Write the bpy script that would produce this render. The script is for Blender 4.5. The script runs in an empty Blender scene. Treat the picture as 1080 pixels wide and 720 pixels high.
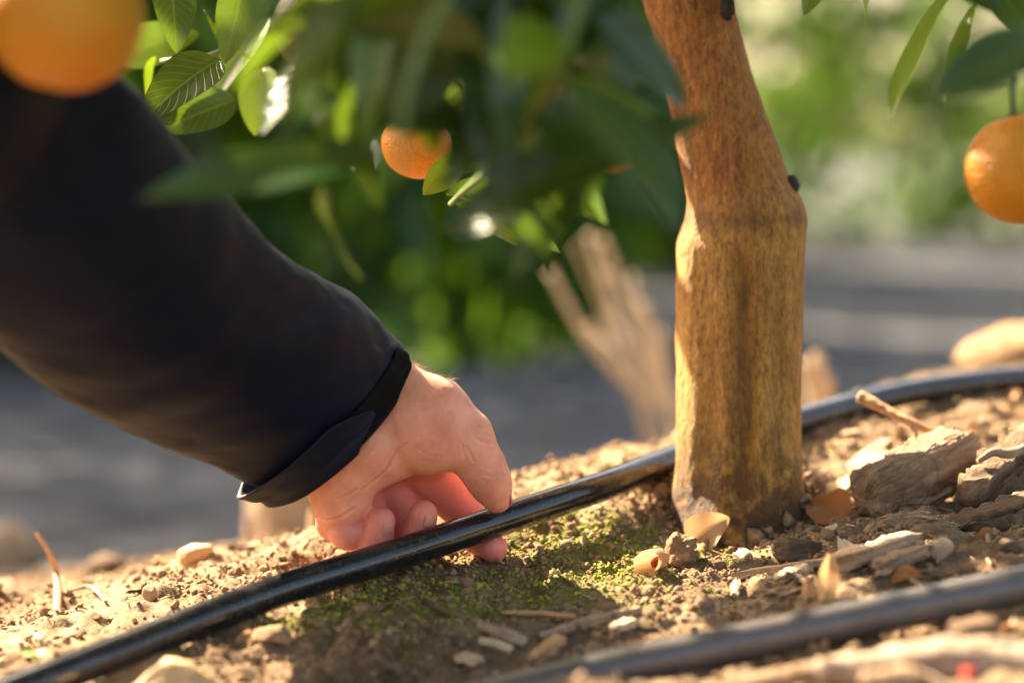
import bpy, math, random
import numpy as np
from mathutils import Vector, Matrix, noise as mnoise

rnd = random.Random(7)
NR = np.random.default_rng(11)
scene = bpy.context.scene
COL = scene.collection

# ------------------------------------------------------------------ camera
F = 85.0 / 36.0 * 1080.0
CAM = np.array([0.0, 0.0, 0.21])
PITCH = math.atan(210.0 / F)
FWD = np.array([0.0, math.cos(PITCH), -math.sin(PITCH)])
UP = np.array([0.0, math.sin(PITCH), math.cos(PITCH)])
RT = np.array([1.0, 0.0, 0.0])


def P(u, v, d):
    """a point of the place: d metres in front of the camera, seen at (u, v) of a 1080 wide frame"""
    return CAM + FWD * d + RT * ((u - 540.0) / F * d) - UP * ((v - 360.0) / F * d)


cam_d = bpy.data.cameras.new("camera")
cam = bpy.data.objects.new("camera", cam_d)
COL.objects.link(cam)
cam.location = CAM
cam.rotation_euler = (math.pi / 2 - PITCH, 0, 0)
cam_d.lens = 85
cam_d.sensor_width = 36
cam_d.clip_start = 0.02
cam_d.clip_end = 2000
cam_d.dof.use_dof = True
cam_d.dof.focus_distance = 1.245
cam_d.dof.aperture_fstop = 3.1
cam_d.dof.aperture_blades = 0
scene.camera = cam

# ------------------------------------------------------------------ world and sun
SUN_EL = math.radians(40)
SUN_AZ = math.radians(-42)          # from +Y towards -X: behind the subject, to the left
w = bpy.data.worlds.new("World")
scene.world = w
w.use_nodes = True
nt = w.node_tree
nt.nodes.clear()
sky = nt.nodes.new("ShaderNodeTexSky")
sky.sky_type = 'NISHITA'
sky.sun_disc = False
sky.sun_elevation = SUN_EL
sky.sun_rotation = SUN_AZ
sky.air_density = 1.0
sky.dust_density = 5.0
sky.ozone_density = 0.3
bg = nt.nodes.new("ShaderNodeBackground")
bg.inputs[1].default_value = 0.093
wo = nt.nodes.new("ShaderNodeOutputWorld")
hz = nt.nodes.new("ShaderNodeMix")          # warm tint over the sky, standing in for white balance
hz.data_type = 'RGBA'
hz.blend_type = 'MULTIPLY'
hz.inputs[0].default_value = 1.0
hz.inputs[7].default_value = (1.0, 0.90, 0.77, 1)
nt.links.new(sky.outputs[0], hz.inputs[6])
nt.links.new(hz.outputs[2], bg.inputs[0])
nt.links.new(bg.outputs[0], wo.inputs[0])

sun_d = bpy.data.lights.new("sun", 'SUN')
sun_d.energy = 5.0
sun_d.angle = math.radians(0.53)
sun_d.color = (1.0, 0.83, 0.60)
sun = bpy.data.objects.new("sun", sun_d)
COL.objects.link(sun)
SUN_DIR = Vector((math.sin(SUN_AZ) * math.cos(SUN_EL), math.cos(SUN_AZ) * math.cos(SUN_EL), math.sin(SUN_EL)))
sun.rotation_euler = SUN_DIR.to_track_quat('Z', 'Y').to_euler()
sun.location = SUN_DIR * 30

scene.view_settings.view_transform = 'Standard'
scene.view_settings.look = 'None'
scene.view_settings.exposure = 3.05
scene.view_settings.gamma = 1
try:
    scene.cycles.use_denoising = True
    scene.cycles.sample_clamp_indirect = 8
    scene.cycles.max_bounces = 8
    scene.cycles.transparent_max_bounces = 8
except Exception:
    pass


# ------------------------------------------------------------------ small numeric helpers
def hash3(ix, iy, iz, seed=0):
    with np.errstate(over='ignore'):
        h = (ix.astype(np.int64) * 374761393 + iy.astype(np.int64) * 668265263
             + iz.astype(np.int64) * 2147483647 + seed * 1274126177) & 0xFFFFFFFF
        h = ((h ^ (h >> 13)) * 1274126177) & 0xFFFFFFFF
        h = (h ^ (h >> 16)) & 0xFFFFFF
    return h / float(0xFFFFFF)


def vnoise(p, seed=0):
    """value noise, p (...,3) -> -1..1"""
    p = np.asarray(p, float)
    i = np.floor(p).astype(np.int64)
    f = p - i
    f = f * f * f * (f * (f * 6 - 15) + 10)
    out = 0
    for dx in (0, 1):
        wx = f[..., 0] if dx else 1 - f[..., 0]
        for dy in (0, 1):
            wy = f[..., 1] if dy else 1 - f[..., 1]
            for dz in (0, 1):
                wz = f[..., 2] if dz else 1 - f[..., 2]
                out = out + wx * wy * wz * hash3(i[..., 0] + dx, i[..., 1] + dy, i[..., 2] + dz, seed)
    return out * 2 - 1


def fbm(p, octaves=4, seed=0, gain=0.5):
    p = np.asarray(p, float)
    a, s, o = 1.0, 0.0, 0.0
    for k in range(octaves):
        o = o + a * vnoise(p * (2.03 ** k) + 17.3 * k, seed + k)
        s += a
        a *= gain
    return o / s


def smooth01(x):
    x = np.clip(x, 0, 1)
    return x * x * (3 - 2 * x)


def catmull(pts, n):
    """n points along a Catmull-Rom curve through pts (k, m)"""
    pts = np.asarray(pts, float)
    k = len(pts)
    t = np.linspace(0, k - 1, n)
    i = np.minimum(t.astype(int), k - 2)
    f = (t - i)[:, None]
    ext = np.vstack([2 * pts[0] - pts[1], pts, 2 * pts[-1] - pts[-2]])
    p0, p1, p2, p3 = ext[i], ext[i + 1], ext[i + 2], ext[i + 3]
    return 0.5 * (2 * p1 + (p2 - p0) * f + (2 * p0 - 5 * p1 + 4 * p2 - p3) * f ** 2 + (3 * p1 - p0 - 3 * p2 + p3) * f ** 3)


# ------------------------------------------------------------------ object helpers
def mesh_data(name, verts, faces, mat, smooth=True, origin=(0, 0, 0)):
    me = bpy.data.meshes.new(name)
    v = np.asarray(verts, float) - np.asarray(origin, float)
    if isinstance(faces, np.ndarray):
        n, k = faces.shape
        me.vertices.add(len(v))
        me.vertices.foreach_set("co", v.astype(np.float32).ravel())
        me.loops.add(n * k)
        me.loops.foreach_set("vertex_index", faces.astype(np.int32).ravel())
        me.polygons.add(n)
        me.polygons.foreach_set("loop_start", np.arange(0, n * k, k, dtype=np.int32))
        me.update(calc_edges=True)
        me.validate()
    else:
        me.from_pydata([tuple(x) for x in v], [], faces)
    me.polygons.foreach_set("use_smooth", np.full(len(me.polygons), smooth))
    if mat is not None:
        me.materials.append(mat)
    me.update()
    return me


def obj(name, verts, faces, mat, parent=None, smooth=True, origin=None):
    """one mesh object from world-space vertices"""
    if parent is not None:
        o0 = parent["_w"]
        o0 = np.array([o0[0], o0[1], o0[2]])
        if origin is None:
            origin = o0
        me = mesh_data(name, verts, faces, mat, smooth, origin)
        o = bpy.data.objects.new(name, me)
        COL.objects.link(o)
        o.parent = parent
        o.location = np.asarray(origin) - o0
    else:
        if origin is None:
            v = np.asarray(verts)
            origin = np.array([v[:, 0].mean(), v[:, 1].mean(), v[:, 2].min()])
        me = mesh_data(name, verts, faces, mat, smooth, origin)
        o = bpy.data.objects.new(name, me)
        COL.objects.link(o)
        o.location = origin
    o["_w"] = [float(x) for x in origin]
    return o


def tag(o, label=None, cat=None, group=None, kind=None):
    if label:
        o["label"] = label
    if cat:
        o["category"] = cat
    if group:
        o["group"] = group
    if kind:
        o["kind"] = kind
    return o


def empty(name, loc, label, cat, group=None):
    o = bpy.data.objects.new(name, None)
    COL.objects.link(o)
    o.empty_display_size = 0.02
    o.location = loc
    o["_w"] = [float(x) for x in loc]
    return tag(o, label, cat, group)


def grid_faces(nu, nv, wrap_v=False, base=0):
    """nu rows of nv verts"""
    i = np.arange(nu - 1)[:, None]
    jn = nv if wrap_v else nv - 1
    j = np.arange(jn)[None, :]
    j2 = (j + 1) % nv
    a = i * nv + j
    b = i * nv + j2
    c = (i + 1) * nv + j2
    d = (i + 1) * nv + j
    return np.stack([a, b, c, d], -1).reshape(-1, 4) + base


def frames(path):
    """parallel frames along a path (n,3) -> T, N, B"""
    T = np.gradient(path, axis=0)
    T /= np.linalg.norm(T, axis=1)[:, None] + 1e-12
    N = np.zeros_like(T)
    n0 = np.cross(T[0], [0.13, 0.2, 1.0])
    if np.linalg.norm(n0) < 0.2:
        n0 = np.cross(T[0], [1, 0.1, 0])
    n0 /= np.linalg.norm(n0)
    for k in range(len(T)):
        n0 = n0 - T[k] * np.dot(n0, T[k])
        n0 /= np.linalg.norm(n0)
        N[k] = n0
    return T, N, np.cross(T, N)


def tube(path, radii, nv=16, rough=0.0, seed=0, nfreq=300.0, flat=1.0, cap=True, groove=0.0):
    """a closed tube: verts, faces(list)"""
    path = np.asarray(path, float)
    n = len(path)
    radii = np.broadcast_to(np.asarray(radii, float), (n,))
    T, N, B = frames(path)
    th = np.linspace(0, 2 * np.pi, nv, endpoint=False)
    c, s = np.cos(th), np.sin(th) * flat
    V = path[:, None, :] + radii[:, None, None] * (N[:, None, :] * c[None, :, None] + B[:, None, :] * s[None, :, None])
    if rough:
        k = fbm(V * nfreq, 3, seed)
        if groove:
            L = np.cumsum(np.r_[0, np.linalg.norm(np.diff(path, axis=0), axis=1)])
            gp = np.stack(np.broadcast_arrays(c[None, :] * 3.3, s[None, :] * 3.3, L[:, None] * nfreq * 0.12), -1)
            k = k * (1 - groove) + groove * fbm(gp, 3, seed + 5)
        V = V + (radii[:, None] * rough * k)[..., None] * (N[:, None, :] * c[None, :, None] + B[:, None, :] * s[None, :, None])
    verts = V.reshape(-1, 3)
    faces = [tuple(int(q) for q in f) for f in grid_faces(n, nv, True)]
    if cap:
        c0, c1 = len(verts), len(verts) + 1
        verts = np.vstack([verts, V[0].mean(0), V[-1].mean(0)])
        for j in range(nv):
            j2 = (j + 1) % nv
            faces.append((c0, j2, j))
            faces.append((c1, (n - 1) * nv + j, (n - 1) * nv + j2))
    return verts, faces


def ico(sub=2):
    import bmesh
    bm = bmesh.new()
    bmesh.ops.create_icosphere(bm, subdivisions=sub, radius=1.0)
    v = np.array([x.co[:] for x in bm.verts])
    f = np.array([[q.index for q in p.verts] for p in bm.faces])
    bm.free()
    return v, f


ICO1, ICO2, ICO3, ICO4 = ico(1), ico(2), ico(3), ico(4)


def join_arrays(parts):
    vs, fs, b = [], [], 0
    for v, f in parts:
        vs.append(np.asarray(v))
        fs += [tuple(int(q) + b for q in x) for x in f]
        b += len(v)
    return np.vstack(vs), fs


def rotm(ax, ang):
    return np.array(Matrix.Rotation(ang, 3, Vector(ax)))


def rand_rot(r=rnd):
    return rotm(Vector((r.gauss(0, 1), r.gauss(0, 1), r.gauss(0, 1))).normalized(), r.uniform(0, 6.28))


# ------------------------------------------------------------------ materials
class NB:
    def __init__(self, name):
        self.m = bpy.data.materials.new(name)
        self.m.use_nodes = True
        self.t = self.m.node_tree
        self.t.nodes.clear()
        self.out = self.t.nodes.new("ShaderNodeOutputMaterial")

    def n(self, typ, **kw):
        x = self.t.nodes.new(typ)
        for k, v in kw.items():
            if k.startswith("i_"):
                key = k[2:]
                key = int(key) if key.isdigit() else key
                x.inputs[key].default_value = v
            else:
                setattr(x, k, v)
        return x

    def l(self, a, b):
        self.t.links.new(a, b)

    def coord(self, scale=(1, 1, 1), which='Object'):
        tc = self.n("ShaderNodeTexCoord")
        mp = self.n("ShaderNodeMapping")
        mp.inputs['Scale'].default_value = scale
        self.l(tc.outputs[which], mp.inputs[0])
        return mp.outputs[0]

    def noise(self, vec, scale, detail=6, rough=0.6, dist=0.0):
        x = self.n("ShaderNodeTexNoise")
        x.inputs['Scale'].default_value = scale
        x.inputs['Detail'].default_value = detail
        x.inputs['Roughness'].default_value = rough
        x.inputs['Distortion'].default_value = dist
        self.l(vec, x.inputs['Vector'])
        return x.outputs[0]

    def ramp(self, fac, stops):
        x = self.n("ShaderNodeValToRGB")
        e = x.color_ramp.elements
        while len(e) < len(stops):
            e.new(0.5)
        for k, (p, c) in enumerate(stops):
            e[k].position = p
            e[k].color = (c[0], c[1], c[2], 1) if not np.isscalar(c) else (c, c, c, 1)
        self.l(fac, x.inputs[0])
        return x.outputs[0]

    def mix(self, fac, a, b, blend='MIX'):
        x = self.n("ShaderNodeMix", data_type='RGBA', blend_type=blend)
        for s, val in ((0, fac), (6, a), (7, b)):
            if hasattr(val, 'default_value') or hasattr(val, 'links'):
                self.l(val, x.inputs[s])
            elif s == 0:
                x.inputs[0].default_value = val
            else:
                x.inputs[s].default_value = (*val, 1)
        return x.outputs[2]

    def math(self, op, a, b=0.0, c=0.0):
        x = self.n("ShaderNodeMath", operation=op)
        for s, val in ((0, a), (1, b), (2, c)):
            if hasattr(val, 'links'):
                self.l(val, x.inputs[s])
            else:
                x.inputs[s].default_value = val
        return x.outputs[0]

    def bsdf(self, color, rough=0.6, spec=0.5, bump=None, bump_dist=0.001, bump_strength=1.0, **kw):
        b = self.n("ShaderNodeBsdfPrincipled")
        if hasattr(color, 'links'):
            self.l(color, b.inputs['Base Color'])
        else:
            b.inputs['Base Color'].default_value = (*color, 1)
        if hasattr(rough, 'links'):
            self.l(rough, b.inputs['Roughness'])
        else:
            b.inputs['Roughness'].default_value = rough
        b.inputs['Specular IOR Level'].default_value = spec
        for k, v in kw.items():
            b.inputs[k.replace('_', ' ')].default_value = v
        if bump is not None:
            bp = self.n("ShaderNodeBump")
            bp.inputs['Distance'].default_value = bump_dist
            bp.inputs['Strength'].default_value = bump_strength
            self.l(bump, bp.inputs['Height'])
            self.l(bp.outputs[0], b.inputs['Normal'])
            self.bump_out = bp.outputs[0]
        self.b = b
        return b.outputs[0]

    def done(self, s):
        self.l(s, self.out.inputs[0])
        return self.m


def mat_simple(name, stops, scale=80, rough=0.8, spec=0.3, bump=0.0006, stretch=(1, 1, 1), detail=8, bscale=None):
    m = NB(name)
    v = m.coord(stretch)
    n = m.noise(v, scale, detail, 0.62)
    c = m.ramp(n, stops)
    n2 = m.noise(v, bscale or scale * 3, 6, 0.65)
    return m.done(m.bsdf(c, rough, spec, n2, bump))


def mat_leaf(name, dark, light, trans, rough=0.38, tfac=0.4, spec=0.5, attr=True):
    m = NB(name)
    v = m.coord()
    n = m.noise(v, 35, 5, 0.6)
    c = m.ramp(n, [(0.3, dark), (0.7, light)])
    # midrib and side veins, from the leaf's own across / along coordinates
    ac = m.n("ShaderNodeAttribute", attribute_name="across")
    al = m.n("ShaderNodeAttribute", attribute_name="along")
    x = m.math('ABSOLUTE', m.math('SUBTRACT', ac.outputs['Fac'], 2.0))
    rib = m.ramp(x, [(0.02, 1.0), (0.07, 0.0)])
    sv = m.math('SINE', m.math('SUBTRACT', m.math('MULTIPLY', al.outputs['Fac'], 62.0), m.math('MULTIPLY', x, 16.0)))
    sv = m.math('MULTIPLY', m.ramp(sv, [(0.80, 0.0), (0.98, 1.0)]), m.ramp(x, [(0.9, 1.0), (1.0, 0.0)]))
    vein = m.math('MAXIMUM', rib, m.math('MULTIPLY', sv, 0.45))
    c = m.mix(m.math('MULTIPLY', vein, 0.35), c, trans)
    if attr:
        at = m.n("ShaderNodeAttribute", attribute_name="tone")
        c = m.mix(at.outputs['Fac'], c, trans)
    s1 = m.bsdf(c, rough, spec, m.math('SUBTRACT', m.noise(v, 220, 4, 0.5), m.math('MULTIPLY', vein, 0.6)), 0.0004)
    t = m.n("ShaderNodeBsdfTranslucent")
    tc = m.mix(0.5, c, trans)
    m.l(tc, t.inputs[0])
    ms = m.n("ShaderNodeMixShader")
    ms.inputs[0].default_value = tfac
    m.l(s1, ms.inputs[1])
    m.l(t.outputs[0], ms.inputs[2])
    return m.done(ms.outputs[0])


M = {}
M['leaf'] = mat_leaf('citrus_leaf', (0.005, 0.030, 0.007), (0.013, 0.055, 0.009), (0.19, 0.29, 0.010), rough=0.25, tfac=0.26, spec=0.42)
M['leaf_far'] = mat_leaf('citrus_leaf_far', (0.003, 0.028, 0.009), (0.010, 0.050, 0.010), (0.17, 0.31, 0.006), rough=0.24, tfac=0.36, spec=0.28)
M['dry_leaf'] = mat_leaf('dry_leaf', (0.30, 0.17, 0.085), (0.46, 0.31, 0.18), (0.60, 0.36, 0.15), rough=0.7, tfac=0.35, spec=0.2)
M['rust_leaf'] = mat_leaf('rust_leaf', (0.26, 0.10, 0.035), (0.40, 0.19, 0.075), (0.55, 0.22, 0.06), rough=0.65, tfac=0.3, spec=0.2)
M['pale_leaf'] = mat_leaf('pale_leaf', (0.50, 0.37, 0.23), (0.66, 0.52, 0.36), (0.70, 0.50, 0.28), rough=0.7, tfac=0.35, spec=0.2)
M['red'] = mat_simple('red_pulp', [(0.3, (0.35, 0.02, 0.015)), (0.7, (0.55, 0.05, 0.03))], 90, 0.5)
M['wood'] = mat_simple('weathered_wood', [(0.3, (0.11, 0.062, 0.033)), (0.5, (0.26, 0.165, 0.095)), (0.72, (0.46, 0.32, 0.20))], 110, 0.85, 0.2, 0.0022, (0.12, 1, 1))
M['wood_dark'] = mat_simple('dark_bark', [(0.3, (0.055, 0.034, 0.02)), (0.55, (0.15, 0.095, 0.056)), (0.75, (0.28, 0.19, 0.12))], 110, 0.9, 0.2, 0.002, (0.2, 1, 1))
M['chip'] = mat_simple('wood_chip', [(0.3, (0.27, 0.16, 0.09)), (0.6, (0.45, 0.31, 0.19)), (0.75, (0.58, 0.44, 0.30))], 150, 0.8, 0.2, 0.0014, (0.12, 1, 1))
M['twig'] = mat_simple('twig', [(0.3, (0.18, 0.115, 0.07)), (0.6, (0.34, 0.24, 0.16)), (0.8, (0.48, 0.37, 0.27))], 140, 0.8, 0.25, 0.0006)
M['twig_orange'] = mat_simple('orange_twig', [(0.3, (0.30, 0.15, 0.07)), (0.7, (0.50, 0.29, 0.14))], 140, 0.7, 0.3, 0.0005)
M['straw'] = mat_simple('straw', [(0.3, (0.36, 0.24, 0.13)), (0.7, (0.54, 0.40, 0.25))], 100, 0.7, 0.3, 0.0004)
M['stone'] = mat_simple('pale_stone', [(0.3, (0.26, 0.175, 0.105)), (0.55, (0.34, 0.24, 0.15)), (0.75, (0.42, 0.31, 0.21))], 60, 0.8, 0.3, 0.0008)
M['stone_yellow'] = mat_simple('ochre_stone', [(0.3, (0.36, 0.22, 0.09)), (0.6, (0.52, 0.35, 0.17)), (0.75, (0.66, 0.50, 0.30))], 70, 0.7, 0.35, 0.0008)
M['stone_white'] = mat_simple('white_stone', [(0.3, (0.62, 0.56, 0.48)), (0.7, (0.80, 0.76, 0.69))], 90, 0.6, 0.4, 0.0004)
M['clod'] = mat_simple('soil_clod', [(0.3, (0.13, 0.075, 0.04)), (0.55, (0.25, 0.155, 0.085)), (0.75, (0.38, 0.255, 0.15))], 170, 0.95, 0.1, 0.0007)
M['litter'] = mat_simple('shredded_litter', [(0.3, (0.18, 0.11, 0.06)), (0.5, (0.38, 0.255, 0.15)), (0.72, (0.62, 0.47, 0.31))], 45, 0.85, 0.2, 0.0003)
M['sprout'] = mat_leaf('sprout', (0.14, 0.30, 0.02), (0.2, 0.4, 0.03), (0.35, 0.6, 0.05), rough=0.5, attr=False)

# soil
m = NB('soil')
v = m.coord()
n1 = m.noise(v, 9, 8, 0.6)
n2 = m.noise(v, 70, 8, 0.7)
n3 = m.noise(v, 420, 6, 0.7)
c1 = m.ramp(n2, [(0.28, (0.11, 0.062, 0.033)), (0.5, (0.25, 0.155, 0.082)), (0.72, (0.43, 0.30, 0.175))])
c2 = m.ramp(n3, [(0.3, (0.45, 0.45, 0.45)), (0.65, (1.0, 1.0, 1.0))])
c = m.mix(1.0, c1, c2, 'MULTIPLY')
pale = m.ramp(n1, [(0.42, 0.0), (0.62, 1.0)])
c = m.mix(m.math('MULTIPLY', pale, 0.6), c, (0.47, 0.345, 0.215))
# moss stain (vertex attribute: where moss grows) and valley shade painted as grey soil colour
at = m.n("ShaderNodeAttribute", attribute_name="moss")
mn = m.ramp(m.noise(v, 160, 5, 0.7), [(0.42, 0.0), (0.56, 1.0)])
c = m.mix(m.math('MULTIPLY', at.outputs['Fac'], mn), c, (0.17, 0.17, 0.03))
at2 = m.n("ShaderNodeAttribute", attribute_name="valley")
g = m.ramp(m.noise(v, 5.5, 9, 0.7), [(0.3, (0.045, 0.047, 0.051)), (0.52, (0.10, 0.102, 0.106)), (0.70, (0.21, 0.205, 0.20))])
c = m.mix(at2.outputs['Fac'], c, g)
hb = m.math('ADD', m.math('MULTIPLY', n2, 1.0), m.math('MULTIPLY', n3, 0.35))
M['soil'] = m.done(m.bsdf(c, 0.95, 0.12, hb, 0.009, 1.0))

# black polythene pipe, dusty
m = NB('black_pipe')
v = m.coord()
n = m.noise(v, 55, 8, 0.7)
d = m.ramp(n, [(0.52, 0.0), (0.75, 1.0)])
n5 = m.noise(v, 600, 3, 0.6)
sp = m.ramp(m.noise(v, 420, 3, 0.6), [(0.62, 0.0), (0.70, 1.0)])
c = m.mix(m.math('ADD', m.math('MULTIPLY', d, 0.14), m.math('MULTIPLY', sp, 0.25)), (0.011, 0.012, 0.014), (0.30, 0.22, 0.15))
r = m.ramp(n, [(0.4, 0.07), (0.75, 0.26)])
M['pipe'] = m.done(m.bsdf(c, r, 0.5, n5, 0.0001, 0.5))
m = NB('dusty_pipe')
v = m.coord()
n = m.noise(v, 40, 8, 0.7)
d = m.ramp(n, [(0.35, 0.0), (0.75, 1.0)])
n5 = m.noise(v, 600, 3, 0.6)
c = m.mix(m.math('ADD', m.math('MULTIPLY', d, 0.14), 0.08), (0.034, 0.038, 0.045), (0.33, 0.25, 0.18))
M['pipe_dusty'] = m.done(m.bsdf(c, 0.30, 0.5, n5, 0.0001, 0.6))

# trunk bark: ochre rootstock below the graft, red-brown scion above it
m = NB('citrus_bark')
v = m.coord()
vs = m.coord((1, 1, 0.36))
tc = m.n("ShaderNodeTexCoord")
sx = m.n("ShaderNodeSeparateXYZ")
m.l(tc.outputs['Object'], sx.inputs[0])
nbig = m.noise(vs, 38, 6, 0.6)
nfine = m.noise(vs, 480, 6, 0.65, 0.4)
low = m.ramp(nbig, [(0.25, (0.29, 0.14, 0.030)), (0.45, (0.43, 0.225, 0.045)), (0.65, (0.54, 0.31, 0.072))])
upc = m.ramp(nbig, [(0.25, (0.22, 0.085, 0.020)), (0.5, (0.39, 0.165, 0.036)), (0.7, (0.48, 0.23, 0.055))])
zn = m.math('ADD', sx.outputs[2], m.math('MULTIPLY', m.math('SUBTRACT', m.noise(v, 30, 4, 0.6), 0.5), 0.03))
kz = m.n("ShaderNodeMapRange", i_1=0.158, i_2=0.195)
m.l(zn, kz.inputs[0])
c = m.mix(kz.outputs[0], low, upc)
ck = m.ramp(nfine, [(0.36, (0.45, 0.36, 0.28)), (0.52, (1, 1, 1)), (0.66, (1.25, 1.22, 1.15))])
c = m.mix(0.75, c, ck, 'MULTIPLY')
nst = m.noise(m.coord((1, 1, 0.16)), 210, 6, 0.68)
c = m.mix(0.7, c, m.ramp(nst, [(0.34, (0.50, 0.42, 0.34)), (0.52, (1, 1, 1)), (0.68, (1.12, 1.1, 1.05))]), 'MULTIPLY')
ngr = m.noise(m.coord((1, 1, 0.5)), 900, 4, 0.6)
c = m.mix(0.55, c, m.ramp(ngr, [(0.38, (0.55, 0.48, 0.40)), (0.55, (1, 1, 1))]), 'MULTIPLY')
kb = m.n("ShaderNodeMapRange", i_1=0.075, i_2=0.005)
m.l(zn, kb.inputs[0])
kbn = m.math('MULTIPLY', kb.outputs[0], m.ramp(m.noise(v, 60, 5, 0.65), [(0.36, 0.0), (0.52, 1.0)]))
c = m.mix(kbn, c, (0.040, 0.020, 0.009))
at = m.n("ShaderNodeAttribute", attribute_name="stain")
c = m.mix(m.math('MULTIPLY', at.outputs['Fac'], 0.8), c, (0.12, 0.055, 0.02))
hb = m.math('ADD', m.math('ADD', m.math('MULTIPLY', nfine, 0.7), m.math('MULTIPLY', m.noise(vs, 120, 5, 0.6), 0.6)), m.math('MULTIPLY', ngr, 0.35))
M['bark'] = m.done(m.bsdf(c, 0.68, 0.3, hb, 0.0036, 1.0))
M['bark_far'] = mat_simple('orchard_bark', [(0.3, (0.13, 0.09, 0.06)), (0.7, (0.27, 0.20, 0.14))], 30, 0.9, 0.2, 0.003)
M['knot'] = mat_simple('dead_knot', [(0.3, (0.012, 0.010, 0.008)), (0.7, (0.04, 0.03, 0.022))], 150, 0.8, 0.3, 0.0008)

# skin
m = NB('skin')
v = m.coord()
n = m.noise(v, 70, 6, 0.6)
nf = m.noise(v, 420, 4, 0.55)
c = m.ramp(n, [(0.3, (0.58, 0.225, 0.140)), (0.5, (0.69, 0.300, 0.192)), (0.72, (0.76, 0.37, 0.25))])
at = m.n("ShaderNodeAttribute", attribute_name="blush")
c = m.mix(m.math('MULTIPLY', at.outputs['Fac'], 0.8), c, (0.64, 0.17, 0.14))
vo = m.n("ShaderNodeTexVoronoi", feature='DISTANCE_TO_EDGE')
vo.inputs['Scale'].default_value = 900
m.l(v, vo.inputs['Vector'])
hb = m.math('ADD', m.math('MULTIPLY', vo.outputs[0], 0.6), m.math('MULTIPLY', nf, 0.7))
s = m.bsdf(c, 0.46, 0.4, hb, 0.0005, 0.8)
m.b.inputs['Subsurface Weight'].default_value = 0.45
m.b.inputs['Subsurface Radius'].default_value = (1.0, 0.28, 0.16)
m.b.inputs['Subsurface Scale'].default_value = 0.006
M['skin'] = m.done(s)
m = NB('fingernail')
v = m.coord()
c = m.ramp(m.noise(v, 120, 4, 0.5), [(0.3, (0.56, 0.20, 0.14)), (0.7, (0.62, 0.27, 0.19))])
s = m.bsdf(c, 0.5, 0.2)
M['nail'] = m.done(s)
M['hair'] = mat_simple('body_hair', [(0.3, (0.30, 0.17, 0.07)), (0.7, (0.50, 0.33, 0.16))], 30, 0.4, 0.5, 0.0)

# jacket
m = NB('navy_softshell')
v = m.coord()
n = m.noise(v, 25, 5, 0.6)
c = m.ramp(n, [(0.3, (0.0020, 0.0040, 0.0130)), (0.7, (0.0030, 0.0058, 0.0185))])
nf = m.noise(v, 1600, 2, 0.5)
s = m.bsdf(c, 0.55, 0.13, nf, 0.00025, 0.6)
m.b.inputs['Sheen Weight'].default_value = 0.008
m.b.inputs['Sheen Roughness'].default_value = 0.4
M['jacket'] = m.done(s)
M['tab'] = mat_simple('navy_tab', [(0.3, (0.0026, 0.0045, 0.0125)), (0.7, (0.0042, 0.0068, 0.018))], 30, 0.6, 0.2, 0.0003, bscale=1500)
M['velcro'] = mat_simple('velcro', [(0.3, (0.004, 0.004, 0.004)), (0.7, (0.012, 0.011, 0.011))], 900, 0.95, 0.1, 0.0008)
M['trousers'] = mat_simple('trousers', [(0.3, (0.035, 0.04, 0.05)), (0.7, (0.06, 0.07, 0.085))], 40, 0.9, 0.1, 0.0006)
M['boot'] = mat_simple('boot', [(0.3, (0.07, 0.04, 0.025)), (0.7, (0.12, 0.075, 0.045))], 60, 0.7, 0.3, 0.0006)
M['head_hair'] = mat_simple('head_hair', [(0.3, (0.035, 0.022, 0.012)), (0.7, (0.09, 0.055, 0.03))], 160, 0.5, 0.4, 0.002)

# fruit
def mat_fruit(name, stops):
    m = NB(name)
    v = m.coord()
    n = m.noise(v, 26, 5, 0.55)
    c = m.ramp(n, stops)
    vo = m.n("ShaderNodeTexVoronoi")
    vo.inputs['Scale'].default_value = 620
    m.l(v, vo.inputs['Vector'])
    s = m.bsdf(c, 0.42, 0.32, vo.outputs[0], 0.0012, 0.7)
    m.b.inputs['Subsurface Weight'].default_value = 0.15
    m.b.inputs['Subsurface Radius'].default_value = (1.0, 0.4, 0.1)
    m.b.inputs['Subsurface Scale'].default_value = 0.003
    return m.done(s)


M['orange'] = mat_fruit('orange_peel', [(0.3, (0.50, 0.165, 0.006)), (0.7, (0.60, 0.255, 0.009))])
M['orange_yellow'] = mat_fruit('yellow_orange_peel', [(0.3, (0.52, 0.13, 0.006)), (0.5, (0.56, 0.21, 0.007)), (0.72, (0.50, 0.25, 0.009))])
M['green_fruit'] = mat_fruit('green_peel', [(0.3, (0.030, 0.040, 0.005)), (0.7, (0.075, 0.072, 0.008))])
M['calyx'] = mat_simple('calyx', [(0.3, (0.07, 0.10, 0.02)), (0.7, (0.13, 0.16, 0.04))], 100, 0.6)
M['stem'] = mat_simple('green_stem', [(0.3, (0.07, 0.12, 0.02)), (0.7, (0.14, 0.18, 0.05))], 100, 0.6)
M['moss'] = mat_simple('moss', [(0.3, (0.09, 0.12, 0.012)), (0.5, (0.24, 0.24, 0.028)), (0.72, (0.38, 0.33, 0.07))], 90, 0.9, 0.15, 0.0006)

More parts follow.
